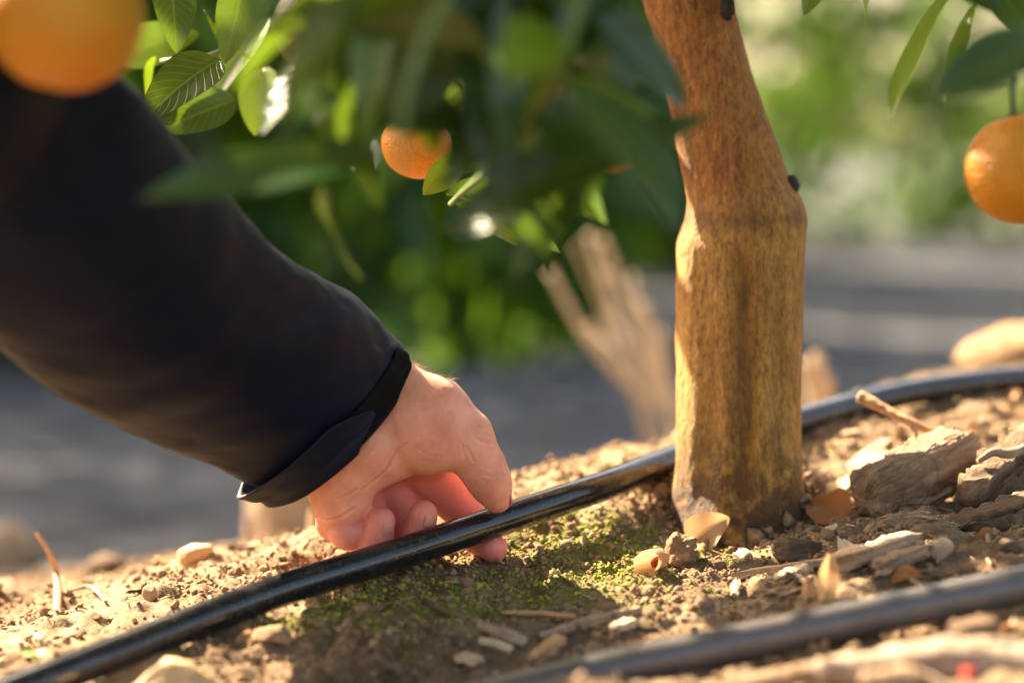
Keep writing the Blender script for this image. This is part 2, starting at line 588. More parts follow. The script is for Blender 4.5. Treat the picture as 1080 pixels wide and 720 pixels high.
# ------------------------------------------------------------------ ground: one sheet
PIPE1 = [(-130, 785, 1.00), (-40, 752, 1.035), (50, 716, 1.07), (111, 693, 1.10), (200, 658, 1.14), (300, 621, 1.18), (400, 590, 1.213),
         (460, 571, 1.235), (520, 551, 1.26), (590, 528, 1.29), (640, 511, 1.32), (700, 488, 1.37), (780, 462, 1.43),
         (860, 439, 1.48), (900, 428, 1.505), (960, 414, 1.535), (1020, 405, 1.56), (1080, 399, 1.585), (1200, 394, 1.63), (1350, 396, 1.68)]
PIPE2 = [(300, 800, 1.03), (400, 767, 1.04), (500, 741, 1.05), (600, 716, 1.055), (720, 690, 1.06), (900, 654, 1.07), (1080, 617, 1.08), (1250, 585, 1.09), (1500, 545, 1.10)]

ctrl = []
for (u, v_, d_) in PIPE1:
    p = P(u, v_, d_)
    drop = 0.009
    if 250 < u < 760:
        drop = 0.009 + 0.010 * math.sin((u - 250) / 510 * math.pi)
    ctrl.append((p[0], p[1], p[2] - drop))
for (u, v_, d_) in PIPE2:
    p = P(u, v_, d_)
    ctrl.append((p[0], p[1], p[2] - 0.0105))
for (u, v_, d_) in [(780, 577, 1.30), (715, 560, 1.33), (850, 560, 1.33), (600, 515, 1.70), (700, 505, 1.73), (520, 530, 1.66), (450, 545, 1.64), (300, 580, 1.56), (100, 618, 1.48),
                    (0, 632, 1.40), (-120, 665, 1.33), (1000, 400, 1.74), (1080, 386, 1.78), (1250, 380, 1.8), (860, 432, 1.74),
                    (600, 605, 1.235), (450, 625, 1.21), (950, 545, 1.27), (1060, 545, 1.28), (300, 690, 1.12),
                    (540, 735, 1.0), (900, 735, 0.97), (1080, 700, 0.98), (100, 760, 1.0)]:
    ctrl.append(tuple(P(u, v_, d_)))
for (x_, y_, z_) in [(0, 0.5, -0.03), (-0.5, 0.5, -0.05), (0.5, 0.5, -0.01), (1.0, 1.0, 0.03), (-0.8, 0.9, -0.06), (-0.8, 1.4, -0.07), (1.0, 1.5, 0.05)]:
    ctrl.append((x_, y_, z_))
ctrl = np.array(ctrl)


def tps_fit(c, lam=2e-4):
    n = len(c)
    d = np.linalg.norm(c[:, None, :2] - c[None, :, :2], axis=2)
    K = np.where(d > 0, d * d * np.log(d + 1e-12), 0) + lam * np.eye(n)
    Q = np.c_[np.ones(n), c[:, :2]]
    A = np.block([[K, Q], [Q.T, np.zeros((3, 3))]])
    return np.linalg.solve(A, np.r_[c[:, 2], np.zeros(3)])


TPS = tps_fit(ctrl)
VALLEY = -0.17


def ground_base(x, y):
    x = np.asarray(x, float)
    y = np.asarray(y, float)
    xc = np.clip(x, -0.9, 1.1)
    yc = np.clip(y, 0.4, 1.85)
    z = TPS[-3] + TPS[-2] * xc + TPS[-1] * yc
    for k in range(len(ctrl)):
        d2 = (xc - ctrl[k, 0]) ** 2 + (yc - ctrl[k, 1]) ** 2
        z = z + TPS[k] * 0.5 * d2 * np.log(d2 + 1e-12)
    crest = 1.72 - 0.22 * smooth01((-0.02 - x) / 0.5) + 0.04 * x.clip(-1, 1)
    t = smooth01((y - crest) / 0.75)
    t2 = smooth01((0.55 - y) / 1.0)
    z = z * (1 - t) + VALLEY * t
    z = z * (1 - t2) + VALLEY * t2
    return z, np.maximum(t, t2)


def ground_z(x, y):
    x = np.asarray(x, float)
    y = np.asarray(y, float)
    z, t = ground_base(x, y)
    p = np.stack([x, y, np.zeros_like(x)], -1)
    near = (1 - t)
    rough = 0.006 * fbm(p * 16, 3, 3) * near
    rough = rough + (0.0085 - 0.005 * smooth01((y - 1.36) / 0.18)) * (np.abs(fbm(p * 42, 3, 9)) - 0.2) * near + 0.0042 * fbm(p * 130, 3, 21) * near
    rough = rough + 0.007 * np.exp(-((np.hypot(x - 0.127, y - 1.335) - 0.04) / 0.022) ** 2) * (0.7 + fbm(p * 70, 2, 23))
    rough = rough + t * (0.025 * fbm(p * 2.2, 3, 31) + 0.010 * fbm(p * 14, 3, 33))
    # keep it just under the pipes
    return z + rough


def ray_ground(u, v):
    d = FWD + RT * ((u - 540.0) / F) - UP * ((v - 360.0) / F)
    ts = np.linspace(0.8, 6.0, 2600)
    pts = CAM + d * ts[:, None]
    gz = ground_z(pts[:, 0], pts[:, 1])
    k = np.argmax(pts[:, 2] < gz)
    return pts[k]


def spread(a, b, step, far, grow=1.12):
    mid = np.arange(a, b, step)
    r, s, out = b, step, []
    while r < far:
        out.append(r)
        s *= grow
        r += s
    out.append(far)
    lo, s, r = [], step, a
    while r > -far:
        s *= grow
        r -= s
        lo.append(max(r, -far))
    return np.r_[lo[::-1], mid, out]


gx = spread(-0.42, 0.46, 0.0025, 90)
gy = spread(0.90, 1.85, 0.0027, 120, 1.10)
GX, GY = np.meshgrid(gx, gy, indexing='xy')
GZ = ground_z(GX, GY)
# moss mask and valley mask
mossp = [(P(560, 622, 1.215), 0.075, 1.0), (P(655, 585, 1.28), 0.075, 1.1), (P(450, 628, 1.2), 0.07, 1.0), (P(350, 655, 1.16), 0.04, 0.9), (P(700, 590, 1.28), 0.04, 0.6)]


def moss_mask(x, y):
    o = np.zeros_like(x)
    for c, r, a in mossp:
        d2 = ((x - c[0]) / r) ** 2 + ((y - c[1]) / (r * 0.62)) ** 2
        o = np.maximum(o, a * np.exp(-d2 * 1.1))
    k = fbm(np.stack([x, y, 0 * x], -1) * 45, 3, 77)
    return np.clip(o * 1.8 + 0.55 * k - 0.26, 0, 1)


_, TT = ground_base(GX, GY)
verts = np.stack([GX, GY, GZ], -1).reshape(-1, 3)
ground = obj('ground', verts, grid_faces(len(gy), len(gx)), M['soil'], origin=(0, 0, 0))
tag(ground, kind='structure')
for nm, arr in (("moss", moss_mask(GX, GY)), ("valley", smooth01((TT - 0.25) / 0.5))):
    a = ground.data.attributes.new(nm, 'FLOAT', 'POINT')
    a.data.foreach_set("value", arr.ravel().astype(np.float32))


def scatter_blobs(name, pts, sizes, mat, base=ICO1, squash=(0.6, 1.0), lump=0.35, seed=1, flat=None):
    r = np.random.default_rng(seed)
    bv, bf = base
    n = len(pts)
    nb = len(bv)
    q = r.normal(size=(n, 4))
    if flat is not None:          # lying down: turn about Z, a little tilt
        a_ = r.uniform(0, np.pi, n)
        q = np.stack([np.cos(a_), flat * r.normal(size=n) * 0.4, flat * r.normal(size=n) * 0.4, np.sin(a_)], 1)
    q /= np.linalg.norm(q, axis=1)[:, None]
    w_, x_, y_, z_ = q.T
    R = np.stack([np.stack([1 - 2 * (y_ * y_ + z_ * z_), 2 * (x_ * y_ - z_ * w_), 2 * (x_ * z_ + y_ * w_)], -1),
                  np.stack([2 * (x_ * y_ + z_ * w_), 1 - 2 * (x_ * x_ + z_ * z_), 2 * (y_ * z_ - x_ * w_)], -1),
                  np.stack([2 * (x_ * z_ - y_ * w_), 2 * (y_ * z_ + x_ * w_), 1 - 2 * (x_ * x_ + y_ * y_)], -1)], 1)
    sc = r.uniform(squash[0], squash[1], size=(n, 3))
    V = bv[None] * sc[:, None, :]
    V = V * (1 + lump * r.uniform(-1, 1, size=(n, nb, 1)))
    V = np.einsum('nij,nkj->nki', R, V) * np.asarray(sizes)[:, None, None] + pts[:, None, :]
    Fc = (bf[None] + (np.arange(n) * nb)[:, None, None]).reshape(-1, bf.shape[1])
    return obj(name, V.reshape(-1, 3), Fc, mat, origin=(0, 0, 0), smooth=True)


def rand_ground(n, seed, dens=None, xr=(-0.42, 0.46), yr=(0.9, 1.85)):
    r = np.random.default_rng(seed)
    x = r.uniform(*xr, size=n * 4)
    y = r.uniform(*yr, size=n * 4)
    keep = np.abs(x) < 0.25 * y + 0.03
    if dens is not None:
        keep &= r.uniform(size=n * 4) < dens(x, y)
    x, y = x[keep][:n], y[keep][:n]
    return np.stack([x, y, ground_z(x, y)], -1), r


def clump(x, y):
    return np.clip(0.5 + 1.3 * fbm(np.stack([x, y, 0 * x], -1) * 18, 3, 5), 0.05, 1)


pts, r = rand_ground(46000, 41, clump)
rh = np.random.default_rng(81)
ha = rh.uniform(0, 2 * np.pi, 1500)
hr_ = 0.036 + np.abs(rh.normal(0, 0.014, 1500))
hp = np.stack([0.127 + hr_ * np.cos(ha), 1.335 + hr_ * np.sin(ha), 0 * ha], -1)
hp[:, 2] = ground_z(hp[:, 0], hp[:, 1]) + np.maximum(0, 0.010 * (1 - (hr_ - 0.036) / 0.02)) * rh.uniform(0, 1, 1500)
pts = np.vstack([pts, hp])
sz = np.exp(r.normal(-7.25, 0.6, size=len(pts))).clip(0.0003, 0.0045)
sz[-1500:] *= 1.5
pts[:, 2] += sz * 0.35
tag(scatter_blobs('soil_crumbs', pts, sz, M['clod'], lump=0.55, seed=3), 'loose tan soil crumbs strewn over the mound round the tree', 'soil crumbs', kind='stuff')

# shredded dry litter
fv, ff_ = ICO1
pts, r = rand_ground(9500, 47, lambda x, y: (0.25 + 0.75 * smooth01((x + 0.02) / 0.16)) * clump(x + 3.1, y))
sz = np.exp(r.normal(-6.0, 0.5, size=len(pts))).clip(0.0010, 0.0075)
pts[:, 2] += 0.0007
tag(scatter_blobs('shredded_litter', pts, sz, M['litter'], base=(fv * np.array([1.0, 0.16, 0.07]), ff_), squash=(0.75, 1.0), lump=0.25, seed=6, flat=0.35),
    'shredded straw and bark fibres lying over the mound', 'litter', kind='stuff')
pts, r = rand_ground(19000, 43, lambda x, y: moss_mask(x, y))
sz = np.exp(r.normal(-7.0, 0.35, size=len(pts))).clip(0.0004, 0.002)
pts[:, 2] += sz * 0.4
tag(scatter_blobs('moss', pts, sz, M['moss'], lump=0.6, seed=4), 'green and yellow moss growing on the soil below the pipe', 'moss', kind='stuff')

# ------------------------------------------------------------------ pipes
def pipe(name, cps, rad, mat, label):
    pts_ = np.array([P(*c) for c in cps])
    path = catmull(pts_, 260)
    # the pipe runs on along the row at both ends
    for end, nxt, first in ((path[0], path[3], True), (path[-1], path[-4], False)):
        d_ = (end - nxt) * [1, 1, 0]
        d_ /= np.linalg.norm(d_)
        far_ = np.array([end + d_ * k for k in np.linspace(0.03, 1.6, 60)])
        gz0 = ground_base(far_[:, 0], far_[:, 1])[0] + rad
        w_ = smooth01(np.linspace(0, 1, 60) * 4)
        far_[:, 2] = end[2] * (1 - w_) + gz0 * w_
        path = np.vstack([far_[::-1], path]) if first else np.vstack([path, far_])
    v_, f_ = tube(path, rad, 40, cap=True)
    return tag(obj(name, v_, f_, mat), label, 'irrigation pipe')


pipe('irrigation_pipe', PIPE1, 0.0082, M['pipe'], 'glossy black drip pipe held between thumb and fingers and running behind the trunk')
pipe('irrigation_pipe', PIPE2, 0.0085, M['pipe_dusty'], 'dusty grey-black drip pipe crossing the near soil at lower right')

# ------------------------------------------------------------------ leaves
def leaf_grid(L, W, nl=10, nw=4, fold=0.25, droop=0.25, wave=0.0, twist=0.0, tipw=1.0, curl=0.0, seed=0):
    """leaf along +Y from the origin, face up +Z; (nl+1)*(nw+1) verts"""
    t = np.linspace(0, 1, nl + 1)
    s = np.linspace(-1, 1, nw + 1)
    prof = np.sin(np.pi * np.clip(t, 0, 1) ** 0.82) ** 0.75 * (1 - 0.15 * t) * tipw
    prof[0] = 0.03
    prof[-1] = 0.02
    S, T = np.meshgrid(s, t)
    half = W / 2 * prof[:, None]
    X = S * half
    Y = T * L
    Z = np.abs(S) * half * fold
    if curl:
        a = S * curl
        X = np.where(abs(curl) > 0, np.sin(a) / max(abs(curl), 1e-6) * half * np.sign(curl) , X)
        Z = (1 - np.cos(a)) / max(abs(curl), 1e-6) * half
    if wave:
        ph = seed * 1.7
        Z = Z + wave * L * np.sin(T * 9 + ph + S) * np.abs(S)
    ang = droop * T
    # bend along length
    yy = np.where(abs(droop) > 1e-4, np.sin(ang) / max(abs(droop), 1e-4) * L * np.sign(droop if droop else 1), Y)
    zz = -(1 - np.cos(ang)) / max(abs(droop), 1e-4) * L * np.sign(droop if droop else 1)
    nY = yy + Z * np.sin(ang)
    nZ = zz + Z * np.cos(ang)
    if twist:
        a = twist * T
        X, nZ = X * np.cos(a) - nZ * np.sin(a), X * np.sin(a) + nZ * np.cos(a)
    return np.stack([X, nY, nZ], -1).reshape(-1, 3), grid_faces(nl + 1, nw + 1)


def leaf_at(base, tip, W, face=None, roll=0.0, **kw):
    """leaf from base to tip in the world; face: the way its upper side looks"""
    base, tip = np.asarray(base, float), np.asarray(tip, float)
    d = tip - base
    L = np.linalg.norm(d)
    y = d / L
    f = np.asarray(face if face is not None else (0, -0.6, 0.8), float)
    z = f - y * np.dot(f, y)
    z /= np.linalg.norm(z)
    if roll:
        z = np.array(Matrix.Rotation(roll, 3, Vector(y))) @ z
    x = np.cross(y, z)
    v_, f_ = leaf_grid(L, W, **kw)
    R = np.stack([x, y, z], 1)
    return v_ @ R.T + base, f_


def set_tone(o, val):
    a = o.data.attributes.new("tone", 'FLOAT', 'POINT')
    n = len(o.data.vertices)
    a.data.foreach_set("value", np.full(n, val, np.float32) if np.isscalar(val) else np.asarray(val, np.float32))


def set_veins(o, n, nl, nw):
    """n leaves of (nl+1)*(nw+1) verts each: where every vertex lies across and along its leaf"""
    t, s_ = np.meshgrid(np.linspace(0, 1, nl + 1), np.linspace(-1, 1, nw + 1), indexing='ij')
    for nm, arr in (("across", s_.ravel() + 2), ("along", t.ravel())):
        a = o.data.attributes.new(nm, 'FLOAT', 'POINT')
        a.data.foreach_set("value", np.tile(arr, n).astype(np.float32))


def leaf_cloud(centres, outward, sizes, r, nl=4, nw=2, tone_p=0.12):
    """many leaves in one mesh (crown foliage)"""
    tv, tf = leaf_grid(1.0, 0.46, nl, nw, 0.3, 0.35)
    n = len(centres)
    y = outward * 0.7 + r.normal(size=(n, 3)) * 0.75 + np.array([0, 0, -0.35])
    y /= np.linalg.norm(y, axis=1)[:, None]
    zf = r.normal(size=(n, 3)) * 0.6 + np.array([0, 0, 1.0]) + outward * 0.4
    z = zf - y * (zf * y).sum(1)[:, None]
    z /= np.linalg.norm(z, axis=1)[:, None]
    x = np.cross(y, z)
    R = np.stack([x, y, z], 2)
    V = np.einsum('nij,kj->nki', R, tv) * sizes[:, None, None] + centres[:, None, :]
    Fc = (tf[None] + (np.arange(n) * len(tv))[:, None, None]).reshape(-1, 4)
    tone = np.repeat(np.where(r.uniform(size=n) < tone_p, r.uniform(0.3, 0.9, n), r.uniform(0, 0.2, n)), len(tv))
    return V.reshape(-1, 3), Fc, tone


# ------------------------------------------------------------------ the citrus tree
TD = 1.335
outline = [  # v, left u, right u
    (640, 704, 858), (600, 708, 852), (575, 711, 848), (550, 711, 847), (520, 712, 846), (480, 713, 847), (440, 713, 847.5), (400, 713, 848), (350, 712, 848.5),
    (300, 712.5, 849.5), (270, 713, 850.5), (255, 714, 850.5), (240, 720, 850), (228, 724, 849.5), (215, 724.5, 848), (205, 723.5, 843), (195, 722, 835), (180, 719, 829), (150, 713, 819),
    (110, 706, 803), (70, 697, 790), (35, 687, 781), (0, 677, 774), (-40, 664, 764), (-90, 648, 750), (-140, 632, 735), (-200, 610, 716)]
rows = []
for v_, ul, ur in outline:
    c = P((ul + ur) / 2, v_, TD)
    rows.append((c[0], c[1], c[2], (ur - ul) / 2 / F * TD))
rows = np.array(rows)
tree_base = np.array([rows[2][0], rows[2][1], float(ground_z(rows[2][0], rows[2][1]))])
TREE = empty('citrus_tree', tree_base, 'citrus tree with ochre grafted trunk and dark glossy leaves hanging over the hand', 'tree')
zs = np.linspace(rows[0, 2], rows[-1, 2], 330)
cx = np.interp(zs, rows[:, 2], rows[:, 0])
cy = np.interp(zs, rows[:, 2], rows[:, 1])
rr = np.interp(zs, rows[:, 2], rows[:, 3])
k = np.hanning(11)
k /= k.sum()


def sm(a):
    p = np.pad(a, 5, mode='edge')
    return np.convolve(p, k, 'valid')


cx, cy, rr = sm(cx), sm(cy), sm(rr)
nth = 200
th = np.linspace(0, 2 * np.pi, nth, endpoint=False)
THM, ZM = np.meshgrid(th, zs)
zgraft = P(780, 230, TD)[2]
belowg = smooth01((zgraft - ZM) / 0.03)
zrel = (ZM - tree_base[2])
ct, st = np.cos(THM), np.sin(THM)
# flutes of the rootstock: -pi/2 faces the camera
fl = 0
for a0, wd, dp in ((-1.66, 0.17, 0.15), (-1.10, 0.16, 0.06), (-2.25, 0.20, 0.06), (0.4, 0.25, 0.05), (1.8, 0.25, 0.06), (-0.3, 0.3, 0.03)):
    da = np.angle(np.exp(1j * (THM - a0 - 0.10 * np.sin(ZM * 22))))
    fl = fl - dp * np.exp(-(da / wd) ** 2)
fl = fl * belowg * smooth01((zrel + 0.005) / 0.03) * (0.55 + 0.45 * smooth01((0.19 - zrel) / 0.10))
Pn = np.stack([ct * 1.7, st * 1.7, ZM * 14], -1)
nz = 0.035 * fbm(Pn, 3, 51) + 0.02 * fbm(np.stack([ct * 5, st * 5, ZM * 38], -1), 3, 52) + 0.010 * fbm(np.stack([ct * 18, st * 18, ZM * 110], -1), 3, 53)
collar = 0.035 * np.exp(-((ZM - zgraft) / 0.007) ** 2) * (0.5 + 0.7 * fbm(np.stack([ct * 2, st * 2, 0 * ZM], -1), 2, 55))
flare = 0.16 * np.exp(-np.maximum(zrel, 0) / 0.012) * (0.9 + 1.3 * fbm(np.stack([ct * 1.9, st * 1.9, 0 * ZM + 3], -1), 2, 58))
R_ = rr[:, None] * (1 + fl + nz + flare + collar)
V = np.stack([cx[:, None] + R_ * ct, cy[:, None] + R_ * st, ZM], -1)
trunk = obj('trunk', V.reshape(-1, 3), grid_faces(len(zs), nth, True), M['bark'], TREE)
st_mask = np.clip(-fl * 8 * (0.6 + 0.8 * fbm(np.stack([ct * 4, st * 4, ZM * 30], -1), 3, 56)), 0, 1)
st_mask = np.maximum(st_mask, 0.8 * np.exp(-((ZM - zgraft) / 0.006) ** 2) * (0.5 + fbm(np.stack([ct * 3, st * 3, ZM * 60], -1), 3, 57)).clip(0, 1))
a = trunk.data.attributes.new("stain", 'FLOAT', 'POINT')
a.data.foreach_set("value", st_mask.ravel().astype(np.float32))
# black cut stub at the graft
kc = P(834, 196, TD - 0.006)
v_, f_ = ICO3
vv = v_ * np.array([0.0052, 0.0050, 0.0062])
vv = vv * (1 + 0.35 * fbm(v_ * 2.2, 3, 4))[:, None] + kc
obj('knot', vv, f_, M['knot'], TREE)
kc = P(768, 8, TD - 0.03)
vv = v_ * np.array([0.004, 0.004, 0.007])
vv = vv * (1 + 0.4 * fbm(v_ * 2.5, 3, 14))[:, None] + kc
obj('knot', vv, f_, M['knot'], TREE)

# limbs above the picture
top = np.array([cx[-1], cy[-1], zs[-1]])
limb_ends = []
for k_, (dx, dy, dz, ln) in enumerate([(-0.5, 0.35, 1, 0.75), (0.45, 0.1, 1.0, 0.75), (-0.1, -0.5, 0.9, 0.6), (0.15, 0.6, 0.8, 0.7), (-0.8, -0.2, 0.45, 0.6), (0.8, -0.3, 0.5, 0.6)]):
    d_ = np.array([dx, dy, dz])
    d_ /= np.linalg.norm(d_)
    p0 = top - np.array([0, 0, 0.04])
    pth = catmull([p0, p0 + d_ * 0.33 * ln + np.array([0, 0, 0.04]), p0 + d_ * 0.7 * ln + np.array([0.02, 0.02, 0.03]), p0 + d_ * ln], 24)
    v_, f_ = tube(pth, np.linspace(0.026, 0.007, 24), 14, 0.12, k_, 60)
    obj('branch', v_, f_, M['bark_far'], TREE)
    limb_ends.append(pth)

# crown above the frame, with a skirt: leaves thrown through the volume, cut open where they would shade the ground in view
rc = np.random.default_rng(5)
cen, outw = [], []
cc = np.array([top[0] - 0.02, top[1] + 0.02, 1.0])
while len(cen) < 3600:
    p = rc.uniform(-1, 1, 3)
    rad = np.linalg.norm(p)
    if rad > 1 or rad < 0.35:
        continue
    q = cc + p * np.array([0.78, 0.74, 0.66])
    if vnoise(q * 5.0, 8) < -0.25:
        continue
    if q[2] < 0.40:
        continue
    land = q - np.array(SUN_DIR) * ((q[2] + 0.01) / SUN_DIR.z)     # where this leaf's shadow falls
    if abs(land[0]) < 0.25 * land[1] + 0.08 and 0.30 < land[1] < 1.9 and vnoise(q * 9.0, 18) > -0.55:
        continue                                                   # left out to let sun onto the ground in view
    cen.append(q)
    outw.append(p / rad)
V, Fc, tone = leaf_cloud(np.array(cen), np.array(outw), rc.uniform(0.06, 0.095, len(cen)), rc)
crown = obj('crown', V, Fc, M['leaf'], TREE)
set_tone(crown, tone)

# leaves one can tell apart in the picture and two added for shade: base (u,v,d) -> tip (u,v,d), width in metres, facing, tone
def px_leaf(b, t, W, face, tone=0.0, mat='leaf', **kw):
    kw.setdefault('fold', 0.22)
    kw.setdefault('droop', 0.3)
    v_, f_ = leaf_at(P(*b), P(*t), W, face, nl=14, nw=6, **kw)
    o = obj('leaf', v_, f_, M[mat], TREE)
    set_tone(o, tone)
    set_veins(o, 1, 14, 6)
    return o


TOC = (0.0, -1.0, 0.25)
UPF = (0.1, -0.5, 1.0)
picks = [
    # blurred leaves near the lens
    ((400, 165, 0.92), (145, 180, 0.88), 0.028, (0.0, -0.7, 0.72), 0.0),
    ((500, -60, 0.92), (530, 205, 0.88), 0.028, TOC, 0.0),
    ((470, 245, 0.94), (735, 85, 0.90), 0.032, (0.2, -0.8, 0.8), 0.0),
    ((480, 10, 0.96), (655, 95, 0.94), 0.028, UPF, 0.0),
    ((628, 20, 0.94), (738, 108, 0.96), 0.026, (0.3, -1, 0.6), 0.0),
    ((410, -60, 0.94), (372, 150, 0.90), 0.022, (-0.5, -1, 0.2), 0.40),
    ((300, -90, 0.94), (262, 25, 0.90), 0.016, TOC, 0.35),
    ((580, 40, 0.96), (470, 195, 0.94), 0.030, (0.5, -0.8, 0.5), 0.0),
    ((470, 40, 0.94), (405, 128, 0.94), 0.030, (0.5, -0.9, 0.3), 0.05),
    ((610, 60, 1.00), (548, 262, 0.96), 0.030, (-0.6, -0.8, 0.2), 0.10),
    ((345, 195, 0.94), (350, 310, 0.98), 0.020, (-0.79, -0.61, 0.0), 0.0),
    ((655, 30, 0.98), (610, 175, 0.96), 0.030, (0.7, -0.8, 0.1), 0.0),
    ((400, 10, 0.94), (335, 100, 0.98), 0.018, (-0.4, -0.9, 0.5), 0.1),
    ((650, -40, 0.96), (590, 60, 0.94), 0.026, TOC, 0.0),
    ((330, 105, 0.98), (410, 205, 0.94), 0.022, (0.6, -0.8, 0.3), 0.12),
    ((470, 150, 0.96), (585, 215, 0.98), 0.026, (0.1, -0.6, 0.9), 0.0),
    ((560, 120, 0.90), (690, 150, 0.88), 0.024, (0.0, -0.9, 0.6), 0.0),
    ((350, 104, 0.96), (508, 122, 0.95), 0.032, (0.0, -0.8, 0.7), 0.0),
    ((535, -30, 0.90), (548, 175, 0.88), 0.020, (0.55, -0.8, 0.1), 0.0),
    ((330, -40, 1.02), (352, 120, 1.0), 0.032, (-0.8, -0.6, 0.0), 0.0),
    ((640, 120, 0.98), (540, 285, 0.96), 0.028, (0.2, -0.8, 0.6), 0.0),
    # middle distance, over the sleeve
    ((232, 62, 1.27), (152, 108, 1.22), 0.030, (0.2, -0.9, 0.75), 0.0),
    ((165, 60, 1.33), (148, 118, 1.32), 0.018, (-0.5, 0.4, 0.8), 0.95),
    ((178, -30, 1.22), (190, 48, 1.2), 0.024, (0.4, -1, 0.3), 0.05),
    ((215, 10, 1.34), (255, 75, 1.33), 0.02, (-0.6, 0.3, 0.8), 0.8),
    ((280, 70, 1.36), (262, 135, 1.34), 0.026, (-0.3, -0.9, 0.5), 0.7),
    ((250, -40, 1.40), (370, -30, 1.43), 0.050, (0, -0.3, 1), 0.0),  # this and the next: added above the frame to shade the green fruit
    ((255, -10, 1.42), (320, -60, 1.46), 0.045, (0, -0.3, 1), 0.0),
    ((250, 105, 1.33), (165, 135, 1.31), 0.026, (0.1, -1, 0.35), 0.0),
    ((262, -30, 1.30), (235, 60, 1.28), 0.024, TOC, 0.3),
    ((120, 60, 1.36), (205, 30, 1.35), 0.028, TOC, 0.4),
    ((285, 20, 1.38), (215, 95, 1.37), 0.026, (-0.4, -0.8, 0.5), 0.35),
    ((486, 160, 1.25), (446, 212, 1.26), 0.017, (0.4, -1, 0.1), 0.8),
    # hanging spray with dry ends left of the trunk
    ((470, 205, 1.20), (608, 208, 1.24), 0.024, (0.1, -0.8, 0.8), 0.35),
    ((480, 215, 1.22), (562, 255, 1.25), 0.014, (-0.2, -0.9, 0.5), 0.3),
    ((520, 225, 1.20), (600, 262, 1.22), 0.013, (0.3, -0.9, 0.6), 0.2),
    ((575, 180, 1.28), (640, 150, 1.30), 0.02, TOC, 0.2),
    # upper right corner
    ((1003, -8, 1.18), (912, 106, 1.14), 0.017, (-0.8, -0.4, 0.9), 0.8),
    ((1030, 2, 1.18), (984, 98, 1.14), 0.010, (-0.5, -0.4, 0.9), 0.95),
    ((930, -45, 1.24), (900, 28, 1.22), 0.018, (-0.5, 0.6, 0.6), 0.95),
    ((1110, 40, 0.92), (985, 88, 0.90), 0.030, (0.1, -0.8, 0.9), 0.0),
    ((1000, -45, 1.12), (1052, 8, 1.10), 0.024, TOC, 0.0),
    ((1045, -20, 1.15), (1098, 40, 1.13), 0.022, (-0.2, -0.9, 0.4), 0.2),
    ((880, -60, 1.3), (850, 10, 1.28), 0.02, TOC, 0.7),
]
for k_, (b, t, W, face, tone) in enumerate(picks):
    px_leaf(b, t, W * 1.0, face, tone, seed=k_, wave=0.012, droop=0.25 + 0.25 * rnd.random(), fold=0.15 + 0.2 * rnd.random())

# twigs that carry them
for cps, r0 in [([(560, -120, 0.95), (480, -20, 0.85), (430, 90, 0.80), (420, 190, 0.80)], 0.0022),
                ([(640, -120, 0.95), (610, 0, 0.86), (570, 120, 0.9), (475, 215, 1.20)], 0.0022),
                ([(330, -120, 1.4), (290, -20, 1.38), (240, 50, 1.3), (170, 65, 1.32)], 0.0022),
                ([(1150, -140, 1.2), (1060, -50, 1.17), (1010, -5, 1.18)], 0.0022),
                ([(480, -100, 1.4), (470, 40, 1.38), (452, 130, 1.36)], 0.002),
                ([(200, -120, 1.0), (110, -60, 0.92), (70, -38, 0.9)], 0.0025),
                ([(1200, -60, 1.15), (1130, 60, 1.13), (1090, 122, 1.12)], 0.002)]:
    pth = catmull([P(*c) for c in cps], 24)
    v_, f_ = tube(pth, np.linspace(r0, r0 * 0.55, 24), 10, 0.1, 3, 300)
    obj('twig', v_, f_, M['stem'], TREE)

# the rest of the low foliage between: one part
cen, outw = [], []
for k_ in range(75):
    u, v_ = rc.uniform(370, 610), rc.uniform(-220, 95)
    if (u - 440) ** 2 + (v_ - 175) ** 2 < 140 ** 2:
        continue
    cen.append(P(u, v_, rc.uniform(0.84, 1.10)))
    o_ = rc.normal(size=3)
    outw.append(o_ / np.linalg.norm(o_))
for k_ in range(75):
    u, v_ = rc.uniform(130, 600), rc.uniform(-260, 60)
    if (u - 335) ** 2 + (v_ - 40) ** 2 < 85 ** 2:
        continue
    q = P(u, v_, rc.uniform(1.36, 1.62))
    land = q - np.array(SUN_DIR) * ((q[2] + 0.01) / SUN_DIR.z)
    if abs(land[0]) < 0.25 * land[1] + 0.03 and 0.85 < land[1] < 1.7 and (rc.uniform() < 0.7 or (-0.02 < land[0] < 0.13 and land[1] > 1.05)):
        continue  # gap made in the foliage so the sun reaches the soil
    cen.append(q)
    o_ = rc.normal(size=3)
    outw.append(o_ / np.linalg.norm(o_))
for k_ in range(30):
    cen.append(P(rc.uniform(900, 1180), rc.uniform(-330, -150), rc.uniform(1.0, 1.4)))
    o_ = rc.normal(size=3)
    outw.append(o_ / np.linalg.norm(o_))
V, Fc, tone = leaf_cloud(np.array(cen), np.array(outw), rc.uniform(0.055, 0.085, len(cen)), rc, 8, 4, 0.3)
o = obj('hanging_foliage', V, Fc, M['leaf'], TREE)
set_tone(o, tone)
set_veins(o, len(cen), 8, 4)


